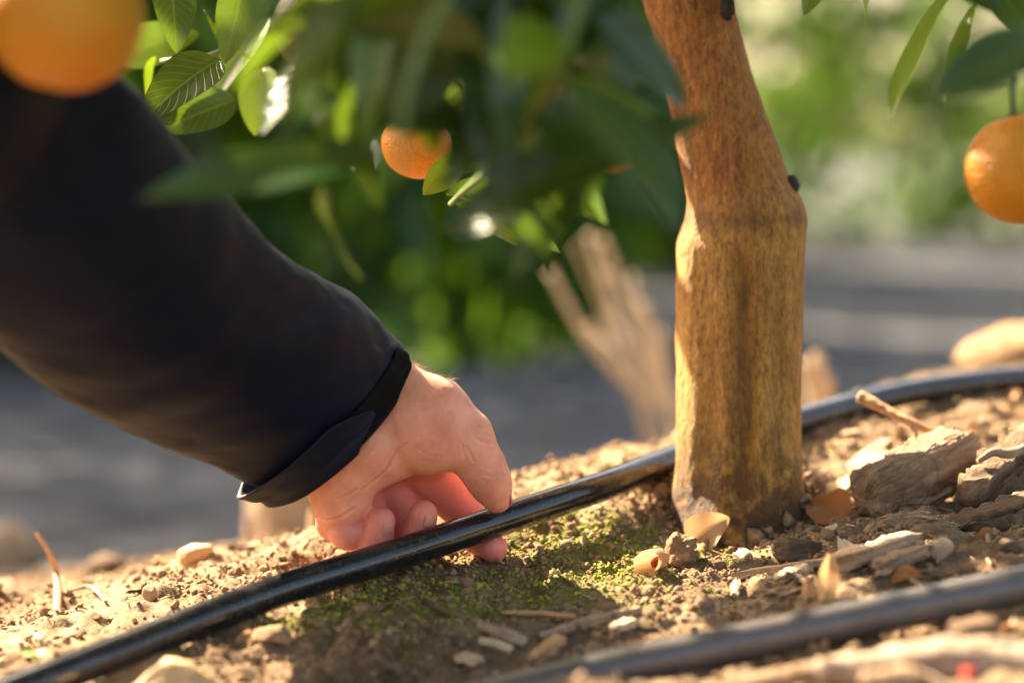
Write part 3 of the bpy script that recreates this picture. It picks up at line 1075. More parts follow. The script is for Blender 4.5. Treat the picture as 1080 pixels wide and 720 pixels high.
# ------------------------------------------------------------------ fruit
def fruit(label, cpx, rad, mat, squash=0.9, tilt=(0.1, 0.0), name='orange', cat='orange'):
    c = P(*cpx)
    e = empty(name, c, label, cat)
    v_, f_ = ico(5)
    k_ = 1 + 0.018 * fbm(v_ * 2.2, 2, int(cpx[0])) - 0.06 * np.exp(-((1 - v_[:, 2]) / 0.05)) - 0.03 * np.exp(-((1 + v_[:, 2]) / 0.03))
    vv = v_ * k_[:, None] * np.array([rad, rad, rad * squash])
    Rm = rotm((1, 0, 0), tilt[0]) @ rotm((0, 1, 0), tilt[1])
    obj('peel', vv @ Rm.T + c, f_, M[mat], e)
    # star calyx and stub of stem
    ring = []
    n = 10
    top_ = np.array([0, 0, rad * squash * 0.955])
    pts_ = [top_ + np.array([0, 0, 0.0006])]
    for q in range(n):
        rr_ = rad * (0.16 if q % 2 == 0 else 0.09)
        a_ = q / n * 2 * np.pi
        pts_.append(np.array([rr_ * np.cos(a_), rr_ * np.sin(a_), top_[2] + 0.0009]))
    f2 = [(0, 1 + q, 1 + (q + 1) % n) for q in range(n)]
    obj('calyx', np.array(pts_) @ Rm.T + c, f2, M['calyx'], e)
    pth = np.array([top_, top_ + [0.001, 0, 0.008], top_ + [0.003, 0.001, 0.018]])
    v3, f3 = tube(catmull(pth, 8), np.linspace(0.0016, 0.0019, 8), 10)
    obj('stem', v3 @ Rm.T + c, f3, M['stem'], e)
    return e


fruit('large blurred orange at the upper left, hanging in front of the sleeve', (68, 18, 0.93), 0.0305, 'orange_yellow', 0.95, (0.1, 0.2))
fruit('orange peeping out between leaves above the wrist', (440, 154, 1.30), 0.0195, 'orange', 0.9, (0.2, 0.3))
fruit('shaded orange at the right edge, hanging below dark leaves', (1081, 178, 1.12), 0.0275, 'orange', 0.95, (-0.1, -0.2))
fruit('dim brownish orange behind leaves just left of the trunk', (640, 146, 1.06), 0.018, 'orange', 0.9)
fruit('unripe olive-green fruit among leaves above the sleeve', (342, 28, 1.36), 0.029, 'green_fruit', 0.95, (0.2, 0.1), 'green_orange', 'green orange')

# ------------------------------------------------------------------ the person: hand and arm by signed distances
HD = 1.24
PX = HD / F                      # metres per picture unit at the hand


def surface_nets(f, h, org):
    nx, ny, nz = f.shape
    s = f < 0
    corners = [(i, j, k) for i in (0, 1) for j in (0, 1) for k in (0, 1)]
    cnt = sum(s[i:nx - 1 + i, j:ny - 1 + j, k:nz - 1 + k].astype(np.int8) for i, j, k in corners)
    act = (cnt > 0) & (cnt < 8)
    idx = -np.ones(act.shape, np.int64)
    cells = np.argwhere(act)
    idx[act] = np.arange(len(cells))
    acc = np.zeros((len(cells), 3))
    num = np.zeros(len(cells))
    for a in corners:
        for ax in range(3):
            if a[ax]:
                continue
            b = list(a)
            b[ax] = 1
            fa = f[cells[:, 0] + a[0], cells[:, 1] + a[1], cells[:, 2] + a[2]]
            fb = f[cells[:, 0] + b[0], cells[:, 1] + b[1], cells[:, 2] + b[2]]
            m_ = (fa < 0) != (fb < 0)
            t = np.where(m_, fa / np.where(np.abs(fa - fb) < 1e-12, 1, fa - fb), 0)
            pt = np.tile(np.array(a, float), (len(cells), 1))
            pt[:, ax] += t
            acc[m_] += pt[m_]
            num[m_] += 1
    V = (cells + acc / num[:, None]) * h + np.asarray(org)
    quads = []
    for ax in range(3):
        o1, o2 = (ax + 1) % 3, (ax + 2) % 3
        sl0 = [slice(1, None)] * 3
        sl0[ax] = slice(0, -1)
        sl1 = [slice(1, None)] * 3
        sl1[ax] = slice(1, None)
        A, B = s[tuple(sl0)], s[tuple(sl1)]
        ch = np.argwhere(A != B)
        if not len(ch):
            continue
        pos = ch.copy()
        pos[:, o1] += 1
        pos[:, o2] += 1
        sg = A[ch[:, 0], ch[:, 1], ch[:, 2]]

        def cell(d1, d2):
            q = pos.copy()
            q[:, o1] += d1
            q[:, o2] += d2
            ok = np.all((q >= 0) & (q < np.array(act.shape)), axis=1)
            r_ = -np.ones(len(q), np.int64)
            r_[ok] = idx[q[ok, 0], q[ok, 1], q[ok, 2]]
            return r_
        q = np.stack([cell(-1, -1), cell(0, -1), cell(0, 0), cell(-1, 0)], 1)
        good = (q >= 0).all(1)
        q, sg = q[good], sg[good]
        q[~sg] = q[~sg][:, ::-1]
        quads.append(q)
    return V, np.vstack(quads)


def sd_cone(Pt, a, b, ra, rb):
    a, b = np.asarray(a, float), np.asarray(b, float)
    ab = b - a
    t = np.clip(((Pt - a) @ ab) / (ab @ ab), 0, 1)
    d = np.linalg.norm(Pt - a - t[..., None] * ab, axis=-1)
    return d - (ra + (rb - ra) * t)


def sd_ell(Pt, c, r, R=None):
    q = Pt - np.asarray(c, float)
    if R is not None:
        q = q @ R
    k0 = np.linalg.norm(q / np.asarray(r, float), axis=-1)
    return (k0 - 1) * min(r) * 0.85 + (k0 - 1) * 0.15 * max(r)


def smin(a, b, k):
    h = np.clip(0.5 + 0.5 * (b - a) / k, 0, 1)
    return b + (a - b) * h - k * h * (1 - h)


def smax(a, b, k):
    return -smin(-a, -b, k)


def chain(Pt, pts, k=7):
    o = None
    for (a, b) in zip(pts[:-1], pts[1:]):
        d = sd_cone(Pt, a[:3], b[:3], a[3], b[3])
        o = d if o is None else smin(o, d, k)
    return o


FING = {
    'thumb': [(420, 418, 8, 36), (456, 440, 2, 42), (489, 463, 4, 31), (508, 492, 9, 24), (517, 510, 13, 21.5), (524, 526, 17, 16)],
    'index': [(436, 492, 66, 29), (474, 526, 82, 26), (496, 556, 80, 20), (505, 572, 64, 18), (520, 582, 46, 15.5)],
    'middle': [(404, 505, 68, 28), (428, 550, 74, 24), (432, 590, 44, 18.5), (440, 566, 16, 17.5), (446, 543, 4, 15.5)],
    'ring': [(376, 515, 60, 27), (388, 560, 56, 22), (391, 596, 22, 18), (397, 572, 0, 17.5), (402, 549, -8, 15.5)],
    'little': [(352, 515, 40, 25), (352, 552, 30, 20.5), (366, 562, 6, 17.5), (379, 561, 8, 15.5), (392, 552, 16, 13.5)],
}


def hand_sdf(Pt):
    # palm and wrist
    palm = sd_cone(Pt, (364, 424, 24), (392, 462, 22), 52, 62)
    palm = smin(palm, sd_cone(Pt, (352, 470, 22), (368, 520, 24), 50, 42), 22)
    palm = smin(palm, sd_cone(Pt, (360, 500, 40), (440, 480, 60), 36, 34), 18)
    palm = smin(palm, sd_cone(Pt, (404, 420, 20), (428, 436, 22), 47, 46), 14)
    heel = sd_cone(Pt, (358, 478, 4), (362, 532, 14), 38, 33)
    palm = smin(palm, heel, 10)
    arm = sd_cone(Pt, (372, 450, 26), (250, 350, -60), 48, 46)
    palm = smin(palm, arm, 20)
    th_ = chain(Pt, FING['thumb'], 9)
    pad = sd_ell(Pt, (446, 452, -6), (52, 46, 38), rotm((0, 0, 1), math.radians(38)))
    th_ = smin(th_, pad, 12)
    d = smin(palm, th_, 5.0)
    # a web of skin from the thumb to the index finger
    web = sd_cone(Pt, (452, 470, 30), (452, 488, 56), 24, 22)
    d = smin(d, web, 10)
    fs = None
    for nm in ('index', 'middle', 'ring', 'little'):
        f = chain(Pt, FING[nm], 6)
        fs = f if fs is None else smin(fs, f, 1.6)
    # hollow of the palm so that the curled fingers stay apart from it
    hol = sd_ell(Pt, (430, 528, 18), (46, 24, 34))
    d = smax(d, -hol, 9)
    d = smin(d, fs, 4.0)
    d = d - 0.35 * fbm(Pt * 0.035, 3, 61)
    return d


h_ = 1.35
lo, hi = np.array([235, 318, -72]), np.array([556, 622, 132])
n_ = ((hi - lo) / h_).astype(int)
ax_ = [lo[q] + np.arange(n_[q]) * h_ for q in range(3)]
f_ = np.empty(n_, np.float32)
for i0 in range(0, n_[0], 24):
    g_ = np.stack(np.meshgrid(ax_[0][i0:i0 + 24], ax_[1], ax_[2], indexing='ij'), -1)
    f_[i0:i0 + 24] = hand_sdf(g_)
# close the cut inside the sleeve
f_[0], f_[-1], f_[:, 0], f_[:, -1], f_[:, :, 0], f_[:, :, -1] = 5, 5, 5, 5, 5, 5
HV, HQ = surface_nets(f_, h_, lo)


def vnormals(V, Q):
    fn = np.cross(V[Q[:, 2]] - V[Q[:, 0]], V[Q[:, 3]] - V[Q[:, 1]])
    n = np.zeros_like(V)
    for c in range(4):
        np.add.at(n, Q[:, c], fn)
    return n / (np.linalg.norm(n, axis=1)[:, None] + 1e-9)


HN = vnormals(HV, HQ)
_test = hand_sdf(HV[::50] + HN[::50] * 2.0)
if np.mean(_test) < 0:
    HN = -HN
# skin creases pressed into the side that faces the lens
CREASE = [([(411, 494), (414, 485), (421, 474), (430, 466)], 1.5, 1.6), ([(413, 489), (400, 503), (384, 515)], 1.1, 1.6), ([(331, 546), (345, 548), (360, 544), (374, 535)], 1.5, 1.5),
          ([(499, 441), (505, 447), (513, 450)], 0.8, 1.4), ([(498, 449), (506, 456), (517, 459)], 0.9, 1.4), ([(499, 458), (508, 465), (521, 468)], 0.8, 1.4),
          ([(492, 470), (497, 478), (500, 486)], 0.7, 1.3), ([(488, 468), (491, 480)], 0.5, 1.3), ([(512, 500), (521, 502), (530, 500)], 0.6, 1.3), ([(432, 385), (424, 398), (417, 414)], 0.6, 1.8),
          ([(395, 466), (388, 478), (378, 486)], 0.5, 1.6), ([(352, 524), (366, 522), (378, 514)], 0.6, 1.5), ([(440, 470), (452, 478), (466, 480)], 0.4, 1.6),
          ([(452, 412), (462, 424), (476, 432)], 0.35, 1.8), ([(470, 410), (482, 422), (494, 428)], 0.35, 1.6)]
front = smooth01((-HN[:, 2] - 0.05) / 0.3)
disp = np.zeros(len(HV))
for pl, dep, sg_ in CREASE:
    pl = np.array(pl, float)
    best = np.full(len(HV), 1e9)
    for a, b in zip(pl[:-1], pl[1:]):
        ab = b - a
        t = np.clip(((HV[:, :2] - a) @ ab) / (ab @ ab), 0, 1)
        best = np.minimum(best, np.linalg.norm(HV[:, :2] - a - t[:, None] * ab, axis=1))
    disp -= dep * np.exp(-(best / sg_) ** 2) * front
    disp += 0.35 * dep * np.exp(-((best - 3.2) / 1.8) ** 2) * front
HV = HV + HN * disp[:, None]


def hw(p):
    """hand units -> world"""
    p = np.atleast_2d(np.asarray(p, float))
    d = HD + p[:, 2] * PX
    return CAM + FWD * d[:, None] + RT * ((p[:, 0] - 540) * PX)[:, None] - UP * ((p[:, 1] - 360) * PX)[:, None]


EL = np.array([-0.255, 1.005, 0.245])
SH = np.array([-0.50, 0.90, 0.46])
NECK = np.array([-0.66, 0.77, 0.55])
HIP = np.array([-1.06, 0.68, 0.17])
HEADC = np.array([-0.565, 0.775, 0.765])
_hf = np.array([0.80, 0.38, -0.46])
_hf /= np.linalg.norm(_hf)
_hl = np.cross([0, 0, 1.0], _hf)
_hl /= np.linalg.norm(_hl)
HEADR = np.stack([_hf, _hl, np.cross(_hf, _hl)], 1)      # columns: forward, left, up


def head_sdf(Pt):
    q = (Pt - HEADC) @ HEADR
    hd = sd_ell(q, (-0.008, 0, 0.02), (0.097, 0.077, 0.105))
    hd = smin(hd, sd_cone(q, (0.035, 0, -0.055), (0.055, 0, -0.085), 0.048, 0.030), 0.035)
    hd = smin(hd, sd_cone(q, (0.092, 0, 0.012), (0.110, 0, -0.020), 0.008, 0.013), 0.012)
    for sg in (-1, 1):
        hd = smin(hd, sd_ell(q, (-0.008, sg * 0.078, -0.005), (0.018, 0.010, 0.030)), 0.008)
        hd = smax(hd, -(np.linalg.norm(q - np.array([0.094, sg * 0.032, 0.016]), axis=-1) - 0.014), 0.012)
        hd = np.minimum(hd, np.linalg.norm(q - np.array([0.079, sg * 0.032, 0.014]), axis=-1) - 0.0115)
    hd = smax(hd, -sd_cone(q, (0.093, -0.022, -0.054), (0.093, 0.022, -0.054), 0.003, 0.003), 0.004)
    return hd


def body_sdf(Pt):
    d = sd_cone(Pt, hw([(300, 390, -30)])[0], EL, 0.024, 0.034)
    d = smin(d, sd_cone(Pt, EL, SH, 0.036, 0.048), 0.02)
    d = smin(d, sd_cone(Pt, SH, NECK, 0.05, 0.07), 0.03)
    d = smin(d, sd_cone(Pt, NECK, HIP, 0.10, 0.12), 0.06)
    d = smin(d, sd_cone(Pt, NECK + [0.01, 0, 0.02], HEADC - [0.03, 0.005, 0.07], 0.055, 0.052), 0.02)
    return smin(d, head_sdf(Pt), 0.02)


def world_net(fun, lo, hi, h):
    lo, hi = np.array(lo, float), np.array(hi, float)
    n = ((hi - lo) / h).astype(int)
    g = np.stack(np.meshgrid(*[lo[q] + np.arange(n[q]) * h for q in range(3)], indexing='ij'), -1)
    f = fun(g)
    f[0], f[-1], f[:, 0], f[:, -1], f[:, :, 0], f[:, :, -1] = 1, 1, 1, 1, 1, 1
    return surface_nets(f, h, lo)


PERSON = empty('person', (-1.0, 0.73, float(ground_z(np.array(-1.0), np.array(0.73)))), 'person in a dark navy jacket reaching in from the left to lift the black pipe', 'person')
BV, BQ = world_net(body_sdf, (-1.26, 0.46, 0.0), (-0.09, 1.34, 0.93), 0.0085)
HWV = hw(HV)
# the axes of the hand grid are left-handed against the world: flip the faces where needed
allV = np.vstack([HWV, BV])
allF = np.vstack([HQ, BQ + len(HWV)])
body = obj('body', allV, allF, M['skin'], PERSON)


def recalc(o):
    import bmesh
    bm = bmesh.new()
    bm.from_mesh(o.data)
    bmesh.ops.recalc_face_normals(bm, faces=bm.faces)
    bm.to_mesh(o.data)
    bm.free()
    o.data.polygons.foreach_set("use_smooth", np.ones(len(o.data.polygons), bool))


recalc(body)
# fingers and their inner sides are redder
bl = np.zeros(len(allV))
for nm, fct in (('index', 1.0), ('middle', 0.9), ('ring', 0.8), ('little', 0.6)):
    dd = chain(HV, FING[nm], 6)
    bl[:len(HV)] = np.maximum(bl[:len(HV)], fct * smooth01(1 - (dd - 1) / 14))
dd = np.linalg.norm(HV - np.array(FING['thumb'][-1][:3]), axis=1)
bl[:len(HV)] = np.maximum(bl[:len(HV)], 0.4 * smooth01(1 - (dd - 10) / 22))
dd = sd_ell(HV, (430, 525, 20), (46, 24, 38))
bl[:len(HV)] = np.maximum(bl[:len(HV)], 0.8 * smooth01(1 - dd / 16))
a = body.data.attributes.new("blush", 'FLOAT', 'POINT')
a.data.foreach_set("value", bl.astype(np.float32))


# nails: a bowed plate sunk into the fingertip
def nail(c, axis, normal, L, W):
    axis = np.asarray(axis, float)
    axis /= np.linalg.norm(axis)
    normal = np.asarray(normal, float)
    normal = normal - axis * (normal @ axis)
    normal /= np.linalg.norm(normal)
    side = np.cross(axis, normal)
    vs_, n1, n2 = [], 9, 9
    for i in range(n1):
        t = -1 + 2 * i / (n1 - 1)
        for j in range(n2):
            s_ = -1 + 2 * j / (n2 - 1)
            wdt = W / 2 * (1 - 0.18 * max(0, t) ** 3 - 0.25 * max(0, -t) ** 3)
            a_ = s_ * 1.0
            vs_.append(np.asarray(c) + axis * (t * L / 2 * (1 - 0.12 * s_ * s_)) + side * wdt * math.sin(a_) / math.sin(1.0)
                       + normal * (wdt * (math.cos(a_) - 0.62) - 0.10 * L * t * t))
    vs_ = np.array(vs_)
    v2 = np.vstack([vs_, vs_ - normal * 1.2])
    fs_ = grid_faces(n1, n2).tolist()
    k_ = n1 * n2
    fs_ += [[q + k_ for q in reversed(f)] for f in grid_faces(n1, n2).tolist()]
    b_ = [j for j in range(n2)] + [i * n2 + n2 - 1 for i in range(1, n1)] + [(n1 - 1) * n2 + j for j in range(n2 - 2, -1, -1)] + [i * n2 for i in range(n1 - 2, 0, -1)]
    for i in range(len(b_)):
        x_, y_ = b_[i], b_[(i + 1) % len(b_)]
        fs_.append([x_, x_ + k_, y_ + k_, y_])
    o = obj('fingernail', hw(v2), [tuple(f) for f in fs_], M['nail'], body)
    recalc(o)
    return o


nail((454, 549, -3), (0.25, -1, -0.35), (0.85, 0.15, -0.5), 18, 20)
nail((411, 557, -14), (0.25, -1, -0.35), (0.88, 0.15, -0.45), 19, 20)
nail((524, 592, 40), (0.75, 0.5, -0.6), (-0.1, 0.8, -0.5), 16, 18)
nail((536, 525, 16), (0.25, 1, 0.2), (0.9, -0.2, 0.45), 17, 18)

# ------------------------------------------------------------------ jacket: the sleeve lofted from cuff to elbow
SL = np.array([  # upper u, v, lower u, v, depth
    (430, 374, 281, 518, 1.250), (421, 361, 270, 513, 1.244), (405, 343, 252, 504, 1.232), (372, 312, 213, 484, 1.207), (338, 290, 165, 467, 1.182),
    (303, 272, 115, 447, 1.154), (266, 236, 65, 417, 1.127), (228, 192, 12, 379, 1.100), (180, 138, -48, 332, 1.073), (128, 82, -108, 283, 1.047), (62, 30, -175, 232, 1.022), (0, -30, -240, 180, 1.000)], float)
NS = 150
S_ = catmull(SL, NS)
depth_ratio = np.interp(np.linspace(0, 1, NS), [0, 0.25, 1], [0.70, 0.72, 0.80])
NTH = 128


def sleeve_surface(si, th, off=0.0):
    """si: float row (0..NS-1), th: angle (0 = upper edge, pi/2 = towards the camera, pi = lower edge); off in metres"""
    si = np.asarray(si, float)
    th = np.asarray(th, float)
    q = np.stack([np.interp(si, np.arange(NS), S_[:, c]) for c in range(5)], -1)
    U3 = P_vec(q[..., 0], q[..., 1], q[..., 4])
    L3 = P_vec(q[..., 2], q[..., 3], q[..., 4])
    C = (U3 + L3) / 2
    e1 = (U3 - L3) / 2
    r1 = np.linalg.norm(e1, axis=-1)
    dr = np.interp(si, np.arange(NS), depth_ratio)
    e1n = e1 / r1[..., None]
    # axis: in the picture plane across the opening
    ax = np.cross(e1n, FWD)
    ax /= np.linalg.norm(ax, axis=-1)[..., None]
    sgn = np.sign((ax * (RT - UP)).sum(-1))
    ax = ax * sgn[..., None]
    r2 = r1 * dr
    cs, sn = np.cos(th), np.sin(th)
    bow = 34 * PX * np.interp(si, [0, 35, NS], [1.0, 0.5, 0.0])
    fade = smooth01(si / 6.0) * 0.9 + 0.1
    # wrinkles: long diagonal folds plus small puckers
    t = si / NS
    fx = np.stack([np.cos(th) * 1.1 + t * 2.2, np.sin(th) * 1.1 - t * 3.0, t * 8.0 + 1.2 * np.sin(th)], -1)
    wr = 0.085 * fbm(fx * 1.1, 3, 91)
    ridge = 1 - np.abs(fbm(np.stack([th * 1.0 + t * 5, t * 15.0 - th * 1.5, 0 * t], -1), 2, 95)) * 3
    wr = wr + 0.013 * np.clip(ridge, -0.5, 1)
    ridge2 = np.exp(-((t * 9.0 - 1.2 - 1.1 * (th - 1.2)) / 0.35) ** 2) + 0.8 * np.exp(-((t * 9.0 - 3.1 - 0.9 * (th - 1.5)) / 0.4) ** 2)
    wr = wr + 0.07 * ridge2 * np.sin(th).clip(0, 1)
    wr = wr * (0.35 + 0.65 * np.abs(np.sin(th)))
    k = 1 + wr * fade
    hem = 0.03 * np.exp(-((si - 4.5) / 0.9) ** 2)
    k = k - hem
    return C + e1n * (cs * (r1 * k + off))[..., None] - FWD * (sn * (r2 * k + off))[..., None] + ax * (bow * sn)[..., None], ax


def P_vec(u, v, d):
    return CAM + FWD * d[..., None] + RT * ((u - 540) / F * d)[..., None] - UP * ((v - 360) / F * d)[..., None]


si, th = np.meshgrid(np.arange(NS), np.linspace(0, 2 * np.pi, NTH, endpoint=False), indexing='ij')
VO, AX = sleeve_surface(si, th)
VI, _ = sleeve_surface(si[:40], th[:40], -0.0022)
lip, _ = sleeve_surface(si[:1] * 0, th[:1], -0.0011)
lip = lip + AX[:1] * 0.0014
stack = np.concatenate([VI[::-1], lip, VO], 0)
jv = stack.reshape(-1, 3)
jf = grid_faces(stack.shape[0], NTH, True)


def jacket_sdf(Pt):
    d = sd_cone(Pt, P(-85, 100, 1.018), EL, 0.060, 0.064)
    d = smin(d, sd_cone(Pt, EL, SH, 0.066, 0.082), 0.03)
    d = smin(d, sd_cone(Pt, SH, NECK - [0, 0, 0.03], 0.085, 0.11), 0.04)
    d = smin(d, sd_cone(Pt, NECK - [0.02, 0, 0.04], HIP, 0.145, 0.165), 0.06)
    d = smin(d, sd_cone(Pt, NECK + [0.0, 0, 0.0], NECK + [0.035, 0, 0.075], 0.085, 0.074), 0.02)
    d = smin(d, sd_cone(Pt, (-0.68, 0.63, 0.49), (-0.58, 0.47, 0.27), 0.085, 0.07), 0.04)     # right arm
    d = smin(d, sd_cone(Pt, (-0.58, 0.47, 0.27), (-0.69, 0.53, 0.07), 0.066, 0.05), 0.03)
    d = d + 0.006 * fbm(Pt * 9, 3, 71)
    neck = sd_cone(Pt, NECK + [0.02, 0, 0.04], NECK + [0.09, 0, 0.17], 0.058, 0.064)
    return smax(d, -neck, 0.008)


KV, KQ = world_net(jacket_sdf, (-1.34, 0.28, -0.06), (-0.13, 1.22, 0.78), 0.011)
jacket = obj('jacket', np.vstack([jv, KV]), np.vstack([jf, KQ + len(jv)]), M['jacket'], PERSON)
recalc(jacket)


def sleeve_patch(name, s0, s1, t0, t1, off, mat, thick, tip=0.0, lift=0.0, ns=14, ntt=70, shift=0.0):
    a_ = np.linspace(0, 1, ns)
    b_ = np.linspace(0, 1, ntt)
    Aq, Bq = np.meshgrid(a_, b_, indexing='ij')
    tt_ = t0 + (t1 - t0) * Bq
    if tip:
        edge = np.clip(Bq / tip, 0, 1)
        wid = 0.12 + 0.88 * edge ** 0.75
        sc = s0 + (s1 - s0) * (0.5 + (Aq - 0.5) * wid) - 1.5 * (1 - edge)
    else:
        sc = s0 + (s1 - s0) * Aq
    ext = np.minimum(sc, 0)
    base, ax = sleeve_surface(np.maximum(sc, 0), tt_, off)
    o2, _ = sleeve_surface(np.maximum(sc, 0), tt_, off + 0.01)
    nrm = o2 - base
    nrm /= np.linalg.norm(nrm, axis=-1)[..., None]
    lf = lift * np.exp(-((Bq - 0.80) / 0.13) ** 2) * Aq
    base = base + nrm * (lf + 0.0006 * np.sin(Bq * 17))[..., None] + ax * (-ext * 0.0018 + shift)[..., None]
    ins = base - nrm * thick
    v_ = np.concatenate([base.reshape(-1, 3), ins.reshape(-1, 3)])
    n0 = ns * ntt
    fs_ = grid_faces(ns, ntt).tolist() + [[q + n0 for q in reversed(f)] for f in grid_faces(ns, ntt).tolist()]
    loop = list(range(ntt)) + [i * ntt + ntt - 1 for i in range(1, ns)] + [(ns - 1) * ntt + j for j in range(ntt - 2, -1, -1)] + [i * ntt for i in range(ns - 2, 0, -1)]
    for i in range(len(loop)):
        x_, y_ = loop[i], loop[(i + 1) % len(loop)]
        fs_.append([x_, x_ + n0, y_ + n0, y_])
    o = obj(name, v_, [tuple(f) for f in fs_], mat, jacket)
    recalc(o)
    return o


sleeve_patch('velcro_strip', 0.3, 17.0, 0.30, 1.5, 0.0012, M['velcro'], 0.0007)
sleeve_patch('cuff_tab', -1.8, 21.0, 1.20, 3.4, 0.0048, M['tab'], 0.0026, tip=0.17, lift=0.0045)


# trousers, boots and hair: kneeling beyond the left edge of the picture
GL = float(ground_z(np.array(-0.9), np.array(0.7)))


def legs_sdf(Pt):
    o = None
    for dy in (0.0, -0.22):
        k_ = np.array([-0.66, 0.80 + dy * 1.3, GL + 0.09])
        a_ = np.array([-1.05, 0.76 + dy, GL + 0.065])
        d = sd_cone(Pt, (-1.08, 0.74 + dy * 0.7, 0.14), k_ + [0, 0, 0.01], 0.12, 0.082)
        d = smin(d, sd_cone(Pt, k_, a_, 0.075, 0.058), 0.02)
        o = d if o is None else smin(o, d, 0.02)
    return o + 0.006 * fbm(Pt * 10, 3, 73)


V, Q = world_net(legs_sdf, (-1.36, 0.33, GL - 0.05), (-0.5, 1.0, 0.32), 0.012)
recalc(obj('trousers', V, Q, M['trousers'], PERSON))
for dy in (0.0, -0.22):
    b_ = np.array([-1.05, 0.76 + dy, GL + 0.06])
    e_ = b_ + [-0.20, 0.0, -0.015]
    V, Q = world_net(lambda q: smin(sd_cone(q, b_, (b_ + e_) / 2, 0.056, 0.05), sd_cone(q, (b_ + e_) / 2, e_, 0.05, 0.042), 0.02),
                     np.minimum(b_, e_) - 0.09, np.maximum(b_, e_) + 0.09, 0.01)
    recalc(obj('boot', V, Q, M['boot'], PERSON))


def hair_sdf(Pt):
    q = (Pt - HEADC) @ HEADR
    d = sd_ell(q, (-0.016, 0, 0.03), (0.103, 0.087, 0.108)) + 0.006 * fbm(Pt * 55, 3, 12)
    face = q[..., 0] * 0.75 - q[..., 2] * 0.66 - 0.004
    return smax(d, face, 0.01)


V, Q = world_net(hair_sdf, HEADC - 0.16, HEADC + 0.18, 0.006)
recalc(obj('hair', V, Q, M['head_hair'], PERSON))

# fine hairs on the back of the wrist and the heel of the hand
hv, hf_, base = [], [], 0
hr = np.random.default_rng(3)
parts = []
tri = body.data
for _ in range(130):
    if hr.uniform() < 0.6:
        a0 = hr.uniform(0, 1)
        uv = np.array([432 + 48 * a0, 372 + 24 * a0, hr.uniform(-4, 28)])
        g = np.array([0.9, -0.3, 0])
    else:
        a0 = hr.uniform(0, 1)
        uv = np.array([322 + 10 * a0, 510 + 30 * a0, hr.uniform(-10, 30)])
        g = np.array([-0.6, 0.7, 0])
    # nearest skin vertex
    k_ = np.argmin(((HV - uv) ** 2).sum(1))
    p0 = HV[k_]
    g = g + hr.normal(size=3) * 0.35
    ln = hr.uniform(5, 11)
    pth = np.array([p0, p0 + g * ln * 0.5 + [0, 0.3, 0], p0 + g * ln * 0.85 + [1.2, 1.6, 0]])
    v_, ff = tube(hw(catmull(pth, 5)), np.array([0.00005, 0.00005, 0.00004, 0.00003, 0.00002]), 4)
    parts.append((v_, ff))
v_, ff = join_arrays(parts)
ho = obj('arm_hair', v_, ff, M['hair'], body)
ho["kind"] = "stuff"

# ------------------------------------------------------------------ litter on the mound
def gpt(u, v, up=0.0):
    p = ray_ground(u, v).copy()
    p[2] += up
    return p


def gat(x, y, up=0.0):
    return np.array([x, y, float(ground_z(np.array(x), np.array(y))) + up])


def stick(name, label, cat, pts, r, mat, group=None, nv=18, rough=0.42, branches=(), n=40, groove=0.5):
    path = catmull(np.array(pts), n)
    v_, f_ = tube(path, np.interp(np.linspace(0, 1, n), np.linspace(0, 1, len(r)), r), nv, rough, rnd.randint(0, 999), 260, groove=groove)
    parts = [(v_, f_)]
    r = list(r)
    for bpts, br in branches:
        pb = catmull(np.array(bpts), 16)
        parts.append(tube(pb, np.linspace(br[0], br[1], 16), 10, rough, rnd.randint(0, 999), 300))
    v_, f_ = join_arrays(parts)
    return tag(obj(name, v_, f_, mat), label, cat, group)


def stone(name, label, c, rad, mat, group=None, seed=0, cat='stone', lump=0.35, sub=None, yaw=0.0, sink=0.25):
    v_, f_ = sub or ICO4
    n_ = fbm(v_ * 1.3 + seed * 3.1, 4, seed)
    n_ = n_ + 0.25 * np.abs(fbm(v_ * 4 + seed, 3, seed + 3))
    vv = v_ * (1 + lump * n_)[:, None]
    fr = np.random.default_rng(seed + 100)
    for _ in range(16):
        nn = fr.normal(size=3)
        nn /= np.linalg.norm(nn)
        ex = np.maximum(0, vv @ nn - fr.uniform(0.62, 0.9))
        vv = vv - nn * (ex * 0.85)[:, None]
    vv = vv * (1 + 0.09 * fbm(v_ * 6 + seed, 3, seed + 7) + 0.06 * fbm(v_ * 17 + seed, 2, seed + 8))[:, None]
    vv = vv * np.asarray(rad) * 1.12
    vv = vv @ rotm((0, 0, 1), yaw).T
    c = np.asarray(c, float) + np.array([0, 0, rad[2] * (1 - 2 * sink)])
    return tag(obj(name, vv + c, f_, mat), label, cat, group)


